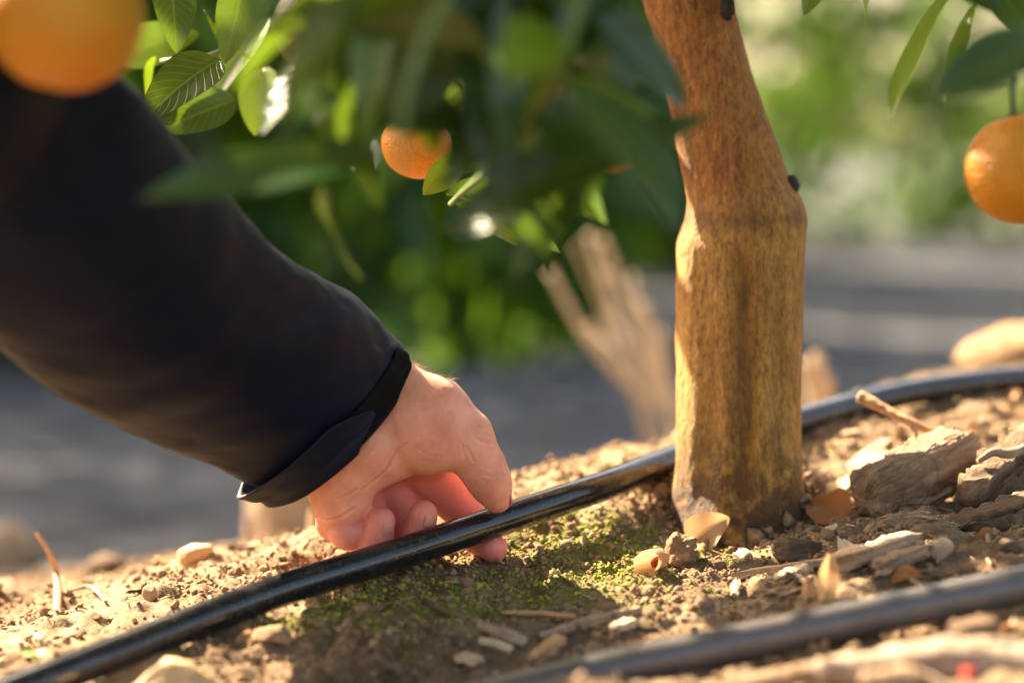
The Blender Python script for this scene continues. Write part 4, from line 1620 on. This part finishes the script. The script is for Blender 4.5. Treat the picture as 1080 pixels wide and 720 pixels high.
def slab(L, W, T, seed, nl=26, nw=12, ragged=0.25, amp=0.35):
    """a splinter of wood: grooved slab with ragged ends, along +X"""
    t = np.linspace(-1, 1, nl)
    th = np.linspace(0, 2 * np.pi, nw * 2, endpoint=False)
    c, s = np.cos(th), np.sin(th)
    cx_ = np.sign(c) * np.abs(c) ** 0.45
    sx_ = np.sign(s) * np.abs(s) ** 0.4
    env = (1 - np.abs(t) ** 10 * 0.45)
    gl = fbm(np.stack([c * 2.5 + seed, s * 2.5, 0 * c], -1), 3, seed) + 0.5 * fbm(np.stack([c * 9 + seed, s * 9, 0 * c], -1), 2, seed + 9)
    gg = fbm(np.stack(np.broadcast_arrays(c[None] * 1.6, s[None] * 1.6, t[:, None] * 2.0 + seed), -1), 3, seed + 1)
    gg = gg + 0.9 * fbm(np.stack(np.broadcast_arrays(c[None] * 4.5, s[None] * 4.5, t[:, None] * 6.0 + seed), -1), 3, seed + 4)
    k = env[:, None] * (1 + amp * gl[None] + amp * gg)
    end = ragged * 1.6 * fbm(np.stack([c * 4, s * 4, 0 * c + seed], -1), 3, seed + 2)
    X = t[:, None] * L / 2 * (1 + end[None])
    V = np.stack([X, cx_[None] * W / 2 * k, sx_[None] * T / 2 * k], -1)
    f = [tuple(int(q) for q in x) for x in grid_faces(nl, nw * 2, True)]
    verts = V.reshape(-1, 3)
    c0 = len(verts)
    verts = np.vstack([verts, V[0].mean(0), V[-1].mean(0)])
    m_ = nw * 2
    for j in range(m_):
        f.append((c0, (j + 1) % m_, j))
        f.append((c0 + 1, (nl - 1) * m_ + j, (nl - 1) * m_ + (j + 1) % m_))
    return verts, f


def place(verts, a, b, up=(0, 0, 1)):
    """put an +X shape so that it runs from a to b"""
    a, b = np.asarray(a, float), np.asarray(b, float)
    x = (b - a) / np.linalg.norm(b - a)
    z = np.asarray(up, float)
    z = z - x * (z @ x)
    z /= np.linalg.norm(z)
    y = np.cross(z, x)
    return verts @ np.stack([x, y, z], 1).T + (a + b) / 2


def local(name, v_, f_, mat, a, b, up=(0, 0, 1)):
    """an object whose own X axis runs from a to b"""
    a, b = np.asarray(a, float), np.asarray(b, float)
    x = (b - a) / np.linalg.norm(b - a)
    z = np.asarray(up, float)
    z = z - x * (z @ x)
    z /= np.linalg.norm(z)
    y = np.cross(z, x)
    o = obj(name, v_, f_, mat, origin=(0, 0, 0))
    mw = Matrix.Identity(4)
    for i in range(3):
        mw[i][0], mw[i][1], mw[i][2], mw[i][3] = x[i], y[i], z[i], (a[i] + b[i]) / 2
    o.matrix_world = mw
    return o


def splinter(name, label, cat, a, b, W, T, mat, seed, group=None, up=(0, 0, 1), nl=60, nw=18):
    L = np.linalg.norm(np.asarray(b) - np.asarray(a))
    v_, f_ = slab(L, W, T, seed, nl, nw)
    return tag(local(name, v_, f_, mat, a, b, up), label, cat, group)


def dry_leaf(name, label, base, tip, W, face, mat, tone=0.2, group=None, seed=0, **kw):
    kw.setdefault('fold', 0.3)
    kw.setdefault('droop', 0.6)
    kw.setdefault('wave', 0.05)
    v_, f_ = leaf_at(base, tip, W, face, nl=14, nw=8, seed=seed, **kw)
    o = tag(obj(name, v_, f_, M[mat]), label, 'dry leaf', group)
    set_tone(o, tone)
    set_veins(o, 1, 14, 8)
    return o


# weathered log piece right of the trunk
a_, b_ = P(912, 528, 1.285), P(1024, 474, 1.325)
L_ = np.linalg.norm(b_ - a_)
v_, f_ = slab(L_, 0.030, 0.029, 7, 90, 60, 0.06, 0.13)
k_ = 0.0026 * fbm(v_ * np.array([30, 380, 380]), 4, 5) + 0.0012 * fbm(v_ * np.array([120, 800, 800]), 3, 6)
v_ = v_ + np.sign(v_) * np.abs(k_)[:, None] * np.array([0.3, 1, 1]) - np.sign(v_) * 0.0006
tag(local('log_piece', v_, f_, M['wood'], a_, b_), 'weathered grey-brown log piece lying tilted on the soil right of the trunk', 'log')
# bark lump at the right edge
splinter('bark_piece', 'dark crumbling bark lump at the right edge behind the pale twig', 'bark', P(1030, 540, 1.27), P(1100, 470, 1.31), 0.030, 0.030, M['wood_dark'], 21, nl=50, nw=20)
splinter('bark_piece', 'broken bark slab lying low at the right edge below the log piece', 'bark', P(1010, 562, 1.235), P(1110, 532, 1.25), 0.026, 0.016, M['wood_dark'], 24, nl=50, nw=20)
stick('twig', 'pale gnarled twig leaning on the bark lump at the right edge', 'twig', [P(1032, 486, 1.27), P(1048, 477, 1.27), P(1066, 478, 1.27), P(1095, 468, 1.275)], [0.0014, 0.0022, 0.0027, 0.0024], M['twig'], rough=0.45)
stick('twig', 'orange-brown forked twig leaning above the log piece', 'twig', [P(907, 418, 1.36), P(935, 432, 1.35), P(962, 446, 1.34), P(1000, 462, 1.335)], [0.0036, 0.0027, 0.0024, 0.0018], M['twig_orange'],
      branches=[([P(962, 446, 1.34), P(965, 460, 1.335), P(960, 482, 1.33)], (0.0019, 0.0014))])
dry_leaf('dry_leaf', 'bright pale curled leaf standing behind the log piece', P(908, 512, 1.33), P(936, 442, 1.36), 0.030, (-0.5, -0.7, 0.4), 'pale_leaf', 0.5, seed=1, droop=0.9)
dry_leaf('dry_leaf', 'rust-orange dry leaf propped between trunk and log piece', P(893, 548, 1.30), P(850, 516, 1.32), 0.026, (0.1, -1, 0.35), 'rust_leaf', 0.3, seed=2)
dry_leaf('dry_leaf', 'small glowing leaf scrap behind the rust-orange leaf', P(880, 530, 1.34), P(888, 490, 1.36), 0.013, (-0.4, -0.8, 0.4), 'pale_leaf', 0.8, seed=3)
# leaves and splinters in front
dry_leaf('dry_leaf', 'pinkish narrow leaf standing upright on the lit splinters before the pipe', gpt(868, 634, -0.001), gpt(868, 634) + [0.005, 0.004, 0.023], 0.011, (0.2, -1, 0.2), 'dry_leaf', 0.7, seed=4, fold=0.6, droop=0.4)
dry_leaf('dry_leaf', 'short upright leaf scrap left of the pinkish upright leaf', gpt(850, 634, -0.001), gpt(850, 634) + [0.003, 0.004, 0.013], 0.008, (0.3, -1, 0.2), 'dry_leaf', 0.4, seed=5, fold=0.5)
dry_leaf('dry_leaf', 'brown curled leaf lying on the lit crumbs above the near pipe', gpt(940, 622, 0.004), gpt(975, 612, 0.006), 0.013, (0.0, -0.5, 1), 'rust_leaf', 0.2, seed=6, curl=1.2)
splinter('wood_splinter', 'long thin reddish wood splinter lying in front of the trunk', 'wood splinter', gpt(770, 612, 0.002), gpt(880, 598, 0.003), 0.007, 0.004, M['chip'], 31)
splinter('wood_splinter', 'broad lit wood splinter with ridges right of the upright leaf', 'wood splinter', gpt(880, 603, 0.004), gpt(968, 576, 0.004), 0.013, 0.007, M['chip'], 32)
splinter('wood_splinter', 'grey ridged splinter just behind the brown curled leaf', 'wood splinter', gpt(925, 606, 0.003), gpt(978, 586, 0.004), 0.010, 0.006, M['wood'], 33)
splinter('wood_splinter', 'short pale chip left of the upright leaf', 'wood splinter', gpt(822, 617, 0.003), gpt(852, 606, 0.004), 0.008, 0.004, M['straw'], 34)
# curled leaf with red inside
c_ = gpt(684, 606)
e_ = empty('curled_leaf', c_, 'pale dry leaf rolled into a cone with red inside, on the moss', 'dry leaf')
n1, n2 = 14, 22
ang = np.linspace(-2.1, 3.3, n2)
t_ = np.linspace(0, 1, n1)
T_, A_ = np.meshgrid(t_, ang, indexing='ij')
Rr = 0.0072 * (1 - 0.35 * T_ - 0.35 * T_ ** 4) * (1 + 0.22 * A_ / 3) + 0.0005 * fbm(np.stack([T_ * 4, A_, 0 * A_], -1), 2, 3)
cone = np.stack([T_ * 0.026 + (0.0035 * np.sin(A_ * 1.3 + 1) + 0.003 * fbm(np.stack([A_ * 2.2, 0 * A_, 0 * A_], -1), 2, 9)) * (1 - T_), Rr * np.sin(A_), Rr * np.cos(A_) * 0.9], -1)
ax0 = P(716, 594, 1.262) - P(680, 607, 1.215)
x_ = ax0 / np.linalg.norm(ax0)
z_ = np.array([0, 0, 1.0]) - x_ * x_[2]
z_ /= np.linalg.norm(z_)
Rm = np.stack([x_, np.cross(z_, x_), z_], 1)
o_ = obj('leaf_blade', cone.reshape(-1, 3) @ Rm.T + c_ + [0, 0, 0.006], grid_faces(n1, n2), M['dry_leaf'], e_)
set_tone(o_, 0.2)
v_, f_ = ICO3
obj('red_core', (v_ * np.array([0.0055, 0.0026, 0.0028]) * (1 + 0.25 * fbm(v_ * 3, 2, 4))[:, None] + [0.0135, 0.0008, -0.0012]) @ Rm.T + c_ + [0, 0, 0.006], f_, M['red'], e_)
# leaves at the trunk foot
dry_leaf('dry_leaf', 'grey-tan dead leaf leaning on the left foot of the trunk', gpt(728, 578, 0.002), P(760, 545, 1.285), 0.024, (-0.2, -1, 0.5), 'dry_leaf', 0.1, seed=8)
dry_leaf('dry_leaf', 'pale leaf scrap lying at the centre of the trunk foot', gpt(778, 588, 0.004), gpt(800, 602, 0.004), 0.012, (0.1, -0.6, 1), 'pale_leaf', 0.3, seed=9)
dry_leaf('dry_leaf', 'pale crumpled leaf lying in the shade right of the trunk foot', gpt(890, 575, 0.004), gpt(902, 600, 0.005), 0.012, (0.1, -0.6, 1), 'pale_leaf', 0.1, seed=10)
# sticks on the near soil
stick('twig', 'light brown stick lying across the shaded soil below the moss', 'twig', [gpt(505, 664, 0.002), gpt(530, 672, 0.002), gpt(555, 684, 0.003)], [0.0022, 0.0030, 0.0026], M['twig'])
stick('twig', 'pale straw-coloured stick end left of the near pipe', 'twig', [gpt(506, 680, 0.002), gpt(522, 685, 0.003), gpt(540, 692, 0.003)], [0.0022, 0.0026, 0.0022], M['straw'])
stick('twig', 'thin reddish stick lying over the soil below the mossy patch', 'twig', [gpt(530, 650, 0.002), gpt(570, 653, 0.003), gpt(606, 656, 0.003)], [0.0011, 0.0014, 0.0011], M['twig_orange'])
stick('twig', 'grey-brown stick lying slantwise beside the near pipe', 'twig', [gpt(570, 678, 0.003), gpt(620, 663, 0.003), gpt(675, 650, 0.003)], [0.0020, 0.0030, 0.0024], M['twig'])
splinter('wood_splinter', 'orange wood chip lying beside the near pipe at the bottom', 'wood splinter', gpt(562, 702, 0.003), gpt(592, 682, 0.004), 0.008, 0.005, M['twig_orange'], 41)
splinter('wood_splinter', 'small pale chip at the bottom left of the near pipe', 'wood splinter', gpt(484, 696, 0.002), gpt(506, 704, 0.003), 0.007, 0.004, M['straw'], 42)
splinter('wood_splinter', 'pale chip lying on dark soil right of the grey-brown stick', 'wood splinter', gpt(646, 670, 0.003), gpt(668, 662, 0.003), 0.007, 0.004, M['straw'], 43)
# branches below the near pipe
stick('branch_piece', 'pale grey branch lying below the near pipe at lower right', 'branch', [P(862, 708, 0.985), P(930, 706, 0.98), P(1000, 697, 0.975), P(1060, 704, 0.97), P(1130, 698, 0.965)], [0.006, 0.0085, 0.010, 0.009, 0.008], M['twig'], nv=20,
      branches=[([P(1000, 699, 0.975), P(1030, 684, 0.985), P(1075, 682, 0.99)], (0.006, 0.004))])
stick('branch_piece', 'thin grey stick lying left of the pale branch under the near pipe', 'branch', [P(780, 722, 0.995), P(835, 716, 0.99), P(880, 706, 0.985)], [0.004, 0.006, 0.005], M['wood'], nv=16)
splinter('wood_splinter', 'brown wood block half hidden under the near pipe', 'wood splinter', P(1008, 674, 1.01), P(1050, 664, 1.02), 0.012, 0.010, M['wood_dark'], 44)
splinter('wood_splinter', 'weathered chip lying at the bottom edge below the branch', 'wood splinter', P(910, 722, 0.955), P(975, 714, 0.96), 0.014, 0.009, M['wood'], 45)
stone('berry', 'tiny red dried berry at the bottom right corner', P(1022, 713, 0.955), (0.0028, 0.0028, 0.0032), M['red'], seed=4, cat='berry', lump=0.15, sub=ICO3, sink=0.4)
# stones
stone('stone', 'ochre stone lying beneath the held pipe at lower left', gpt(188, 742), (0.019, 0.014, 0.012), M['stone_yellow'], seed=2, yaw=0.4)
c_ = ray_ground(300, 566)
stone('stone', 'tall pale upright stone standing behind the hand at the mound edge', P(303, 590, 1.86), (0.033, 0.028, 0.048), M['stone'], seed=6, lump=0.22, sink=0.2)
stone('stone', 'rounded pinkish stone at the left edge far behind the mound', P(8, 618, 2.15), (0.036, 0.034, 0.034), M['stone'], seed=8, lump=0.18, sink=0.1)
stone('stone', 'large smooth tan stone behind the pipe at the right edge', P(1085, 400, 1.82), (0.056, 0.045, 0.024), M['clod'], seed=11, lump=0.15, sink=0.2)
stone('stone', 'white pebble shining on the soil left of the held pipe', gpt(158, 632), (0.0035, 0.0035, 0.0045), M['stone'], seed=13, lump=0.2, sub=ICO3, sink=0.1)
stone('stone', 'dark grey pebble on the soil at the right edge', gpt(1062, 582), (0.006, 0.0055, 0.005), M['wood_dark'], seed=14, lump=0.3, sub=ICO3)
stone('stone', 'tan pebble resting on the lit crumbs right of the grey splinter', gpt(992, 585), (0.007, 0.006, 0.005), M['stone'], seed=15, sub=ICO3)
stone('soil_clod', 'dark brown clod at the left edge of the mound crest', gpt(112, 604), (0.014, 0.011, 0.010), M['wood_dark'], seed=16, cat='clod')
stone('soil_clod', 'rounded soil clod just below the held pipe', gpt(290, 676), (0.010, 0.008, 0.005), M['clod'], seed=17, cat='clod')
stone('soil_clod', 'crumbly tan clod against the left foot of the trunk', gpt(718, 588), (0.010, 0.009, 0.009), M['clod'], seed=18, cat='clod', lump=0.9)
stone('soil_clod', 'dark clod at the right foot of the trunk', gpt(838, 588), (0.014, 0.010, 0.008), M['wood_dark'], seed=19, cat='clod', lump=0.5)
stone('soil_clod', 'orange-tan clod on the mound crest left of the pale upright stone', gpt(205, 592), (0.010, 0.008, 0.007), M['stone_yellow'], seed=20, cat='clod', lump=0.4)
# upright stalks
stick('stalk', 'thin bent brown stalk standing at the far left of the mound', 'stalk', [gpt(60, 648, -0.003), P(60, 610, 1.34), P(53, 585, 1.34), P(38, 562, 1.34)], [0.0022, 0.0020, 0.0017, 0.0010], M['twig_orange'])
stick('stalk', 'short tan stalk standing in front of the pale upright stone', 'stalk', [P(329, 605, 1.52), P(327, 575, 1.52), P(329, 538, 1.52)], [0.0026, 0.0024, 0.0018], M['straw'])
stick('stalk', 'thin brown stalk standing left of the pale upright stone', 'stalk', [P(265, 598, 1.60), P(264, 575, 1.60), P(261, 545, 1.6)], [0.0022, 0.002, 0.0014], M['twig'])
stick('twig', 'bleached twig lying on the mound at the far left', 'twig', [gpt(70, 630, 0.003), gpt(95, 626, 0.004), gpt(112, 640, 0.003)], [0.0009, 0.0011, 0.0008], M['twig'])
# seedling
c_ = gpt(38, 712)
e_ = empty('seedling', c_, 'tiny bright green seedling beside the pipe at the lower left corner', 'seedling')
v_, f_ = tube(catmull(np.array([c_, c_ + [0.0005, 0, 0.005], c_ + [0, 0, 0.010]]), 8), 0.0006, 8)
obj('stem', v_, f_, M['sprout'], e_)
for s_ in (-1, 1):
    v_, f_ = leaf_at(c_ + [0, 0, 0.0098], c_ + [s_ * 0.0065, -0.001, 0.0115], 0.005, (0, -0.3, 1), nl=8, nw=4)
    obj('leaf', v_, f_, M['sprout'], e_)
# second tiny sprout of grass by the trunk
# dry weed fanning up behind the held pipe, left of the trunk
c_ = P(712, 470, 2.25)
gz_ = float(ground_z(c_[0], c_[1]))
c_[2] = gz_
e_ = empty('dry_weed', c_, 'blurred bundle of thick straw-coloured dead stalks fanning up left of the trunk', 'dry weed')
WEED, WEED_ROOT = c_.copy(), e_
for k_, (pts_, r0, r1) in enumerate([
        ([(712, 440), (660, 405), (615, 350), (580, 285)], 0.0050, 0.0036), ([(714, 440), (672, 390), (640, 310), (622, 245)], 0.0052, 0.0038),
        ([(716, 440), (688, 385), (662, 320), (636, 250)], 0.0046, 0.0034), ([(718, 440), (700, 400), (690, 360), (678, 318)], 0.005, 0.0036),
        ([(712, 445), (690, 430), (650, 390), (624, 352)], 0.0042, 0.003), ([(716, 440), (692, 395), (676, 350), (668, 290)], 0.0044, 0.003),
        ([(716, 440), (680, 400), (650, 345), (640, 285)], 0.0040, 0.003), ([(718, 440), (706, 410), (700, 375), (697, 345)], 0.004, 0.003)]):
    pth = [c_ + np.array([0.0, 0, -0.01])] + [P(u_, v2, 2.25 + 0.02 * k_) for u_, v2 in pts_]
    v_, f_ = tube(catmull(np.array(pth), 30), np.linspace(r0, r1, 30), 12, 0.15, k_, 90)
    obj('stalk', v_, f_, M['straw'], e_)
c_ = P(868, 470, 2.0)
c_[2] = float(ground_z(c_[0], c_[1]))
e_ = empty('dry_weed', c_, 'short pale dead weed just showing right of the trunk', 'dry weed')
for k_, (u_, v2) in enumerate([(862, 372), (846, 380), (872, 395)]):
    v_, f_ = tube(catmull(np.array([c_ - [0, 0, 0.01], P((868 + u_) / 2 + 2, 420, 2.0), P(u_, v2, 2.0)]), 20), np.linspace(0.008, 0.005, 20), 12, 0.15, k_, 90)
    obj('stalk', v_, f_, M['straw'], e_)

wr_ = np.random.default_rng(33)
wispy = []
for k_ in range(3):
    tu, tv_ = wr_.uniform(575, 700), wr_.uniform(255, 370)
    b0 = WEED + np.array([0, 0, -0.01])
    mid = P(0.5 * tu + 356 + wr_.uniform(-14, 14), 0.45 * tv_ + 245, 2.25 + wr_.uniform(-0.06, 0.08))
    wispy.append(tube(catmull(np.array([b0, mid, P(tu, tv_, 2.25 + wr_.uniform(-0.1, 0.12))]), 16), np.linspace(0.0026, 0.0014, 16), 8))
v_, f_ = join_arrays(wispy)
ws = obj('thin_stems', v_, f_, M['straw'], WEED_ROOT)
ws["kind"] = "stuff"

# scattered litter: every piece an object, copies share a few meshes
lr = np.random.default_rng(17)
PIPEXY = np.array([P(*c)[:2] for c in PIPE1 + PIPE2])
seg1 = catmull(np.array([P(*c) for c in PIPE1]), 300)[:, :2]
seg2 = catmull(np.array([P(*c) for c in PIPE2]), 300)[:, :2]


def clear(x, y, m=0.014):
    for sg in (seg1, seg2):
        if np.min((sg[:, 0] - x) ** 2 + (sg[:, 1] - y) ** 2) < m * m:
            return False
    return (x - tree_base[0]) ** 2 + (y - tree_base[1]) ** 2 > 0.045 ** 2


def protos(kind):
    out = []
    for k_ in range(5):
        if kind == 'pebble':
            v_, f_ = ICO3
            vv = v_ * (1 + 0.4 * fbm(v_ * 1.4 + k_ * 5, 3, k_))[:, None]
            for _ in range(14):
                nn = lr.normal(size=3)
                nn /= np.linalg.norm(nn)
                vv = vv - nn * (np.maximum(0, vv @ nn - lr.uniform(0.5, 0.85)) * 0.9)[:, None]
            vv = vv * (1 + 0.10 * fbm(v_ * 5 + k_, 2, k_ + 40))[:, None] * np.array([1, 0.85, 0.7])
            me = mesh_data('pebble', vv, f_, M[['clod', 'chip', 'clod', 'stone_yellow', 'clod'][k_]])
        elif kind == 'wood_chip':
            vv, f_ = slab(2.0, 0.5, 0.15, 60 + k_, 30, 14, 0.5, 0.5)
            me = mesh_data('wood_chip', vv, f_, M[['chip', 'straw', 'wood', 'twig', 'chip'][k_]])
        else:
            vv, f_ = leaf_grid(2.0, 0.95, 10, 6, 0.3, 0.7, 0.05, 0.3, seed=k_)
            vv = vv - vv.mean(0)
            me = mesh_data('leaf_scrap', vv, f_, M[['dry_leaf', 'pale_leaf', 'rust_leaf', 'dry_leaf', 'wood'][k_]])
        out.append(me)
    return out


for kind, n, lab, cat, grp, lo_, hi_ in [
        ('pebble', 200, 'small rounded earthy pebble among the crumbs of the mound', 'pebble', 'pebbles strewn over the mound', 0.0022, 0.0055),
        ('wood_chip', 270, 'small split wood chip lying loose on the mound', 'wood chip', 'wood chips strewn over the mound', 0.0035, 0.010),
        ('leaf_scrap', 150, 'small torn dry leaf scrap lying on the mound', 'leaf scrap', 'leaf scraps strewn over the mound', 0.005, 0.011)]:
    ps = protos(kind)
    made = 0
    while made < n:
        y = lr.uniform(0.93, 1.72)
        x = lr.uniform(-0.215 * y, 0.225 * y)
        wgt = 0.25 + 0.75 * smooth01((x - 0.02) / 0.15) if kind != 'pebble' else 0.4 + 0.6 * smooth01((-0.05 - x) / 0.1)
        if lr.uniform() > wgt or not clear(x, y):
            continue
        s_ = lr.uniform(lo_, hi_) * (lr.uniform(0.5, 1.1))
        o = bpy.data.objects.new(kind, ps[lr.integers(0, 5)])
        COL.objects.link(o)
        o.location = gat(x, y, s_ * (0.25 if kind == 'pebble' else 0.22))
        o.rotation_euler = (lr.normal() * 0.25, lr.normal() * 0.25, lr.uniform(0, 6.28))
        o.scale = (s_, s_, s_)
        tag(o, lab, cat, grp)
        made += 1

# ------------------------------------------------------------------ the neighbouring rows of the orchard
def far_crown(seed, n, rx, ry, rz, lsize, gaps=False):
    r = np.random.default_rng(seed)
    cen, out = [], []
    while len(cen) < n:
        p = r.normal(size=3)
        p /= np.linalg.norm(p)
        rad = r.uniform(0.55, 1.0) ** 0.6
        lump = 1 + 0.22 * fbm((p * 1.8)[None], 3, seed)[0]
        q = p * rad * lump
        if q[2] < 0:
            hz = math.hypot(q[0], q[1]) + 1e-6
            want = (0.55 + 0.45 * rad) * min(1.0, 0.78 + 0.22 * hz) * (1 + 0.15 * fbm((p * 2.5)[None], 2, seed)[0])
            g_ = (hz + (want - hz) * min(1, -q[2] * 1.6) * rad) / hz
            q = np.array([q[0] * g_, q[1] * g_, q[2] * 1.05])
        c_ = np.array([q[0] * rx, q[1] * ry, q[2] * rz])
        if vnoise((c_ * 3.4)[None], seed)[0] < -0.32:
            continue
        if gaps and (vnoise(np.array([[c_[0] * 7.5, 0.3, c_[2] * 7.5]]), seed + 5)[0] < -0.31):
            continue                        # light breaks right through here
        cen.append(c_)
        out.append(p)
    return leaf_cloud(np.array(cen), np.array(out), r.uniform(lsize * 0.7, lsize * 1.2, n), r, 3, 2, 0.24)


far_meshes = []
for k_ in range(4):
    V, Fc, tone = far_crown(70 + k_, 9500 if k_ < 2 else 8000, 1.0, 1.0, 0.95, 0.11 if k_ < 2 else 0.085, k_ >= 2)
    me = mesh_data('crown', V, Fc, M['leaf_far'])
    a = me.attributes.new("tone", 'FLOAT', 'POINT')
    a.data.foreach_set("value", tone.astype(np.float32))
    far_meshes.append(me)
tv, tf = tube(catmull(np.array([(0, 0, -0.05), (0.02, 0.01, 0.3), (0.0, 0.03, 0.7), (0.03, 0, 1.1)]), 20), np.linspace(0.06, 0.03, 20), 14, 0.15, 2, 20)
far_trunk = mesh_data('trunk', tv, tf, M['bark_far'])
FAR = [  # x, y, scale xy, scale z, label
    (-0.62, 4.75, 0.95, 1.4, 'bushy green citrus tree behind the hand with its skirt down to the ground'),
    (-2.5, 4.8, 1.1, 1.55, 'citrus tree of the next row hidden behind the sleeve'),
    (-4.6, 5.0, 1.0, 1.0, 'citrus tree of the next row beyond the left edge'),
    (2.75, 4.9, 0.95, 0.98, 'citrus tree of the next row beyond the right edge'),
    (-0.35, 7.3, 1.0, 1.5, 'citrus tree standing behind the bushy one with the skirt'),
    (-2.4, 7.3, 1.05, 1.5, 'citrus tree behind the sleeve in the second row'),
    (0.45, 9.6, 1.05, 1.12, 'far citrus tree straight behind the trunk'),
    (2.55, 9.9, 1.15, 1.15, 'far citrus tree at the upper right corner behind the hanging orange'),
    (-1.9, 9.7, 1.1, 1.15, 'far citrus tree behind the dark foliage at the upper left'),
    (-4.3, 9.9, 1.1, 1.15, 'far citrus tree beyond the left edge of the picture'),
    (4.8, 10.0, 1.1, 1.1, 'far citrus tree beyond the right edge of the picture'),
    (6.2, 16.5, 1.2, 1.2, 'farthest citrus tree beyond the right corner'),
    (-1.2, 16.5, 1.2, 1.25, 'farthest citrus tree left of the trunk'),
    (-3.8, 16.5, 1.2, 1.25, 'farthest citrus tree behind the sleeve'),
]
for k_, (x, y, sx_, sz_, lab) in enumerate(FAR):
    gz_ = float(ground_z(np.array(x), np.array(y)))
    e_ = empty('orchard_tree', (x, y, gz_), lab, 'tree', 'citrus trees of the rows behind')
    c_ = bpy.data.objects.new('crown', far_meshes[k_ % 2 if y < 8 else 2 + k_ % 2])
    COL.objects.link(c_)
    c_.parent = e_
    c_.location = (0, 0, 0.93 * sz_)
    c_.scale = (sx_, sx_, sz_)
    c_.rotation_euler = (0, 0, k_ * 1.9 if y < 8 else 0.12 * math.sin(k_ * 2.3) - math.atan2(x, y))
    t_ = bpy.data.objects.new('trunk', far_trunk)
    COL.objects.link(t_)
    t_.parent = e_

for o in scene.objects:
    if "_w" in o:
        del o["_w"]
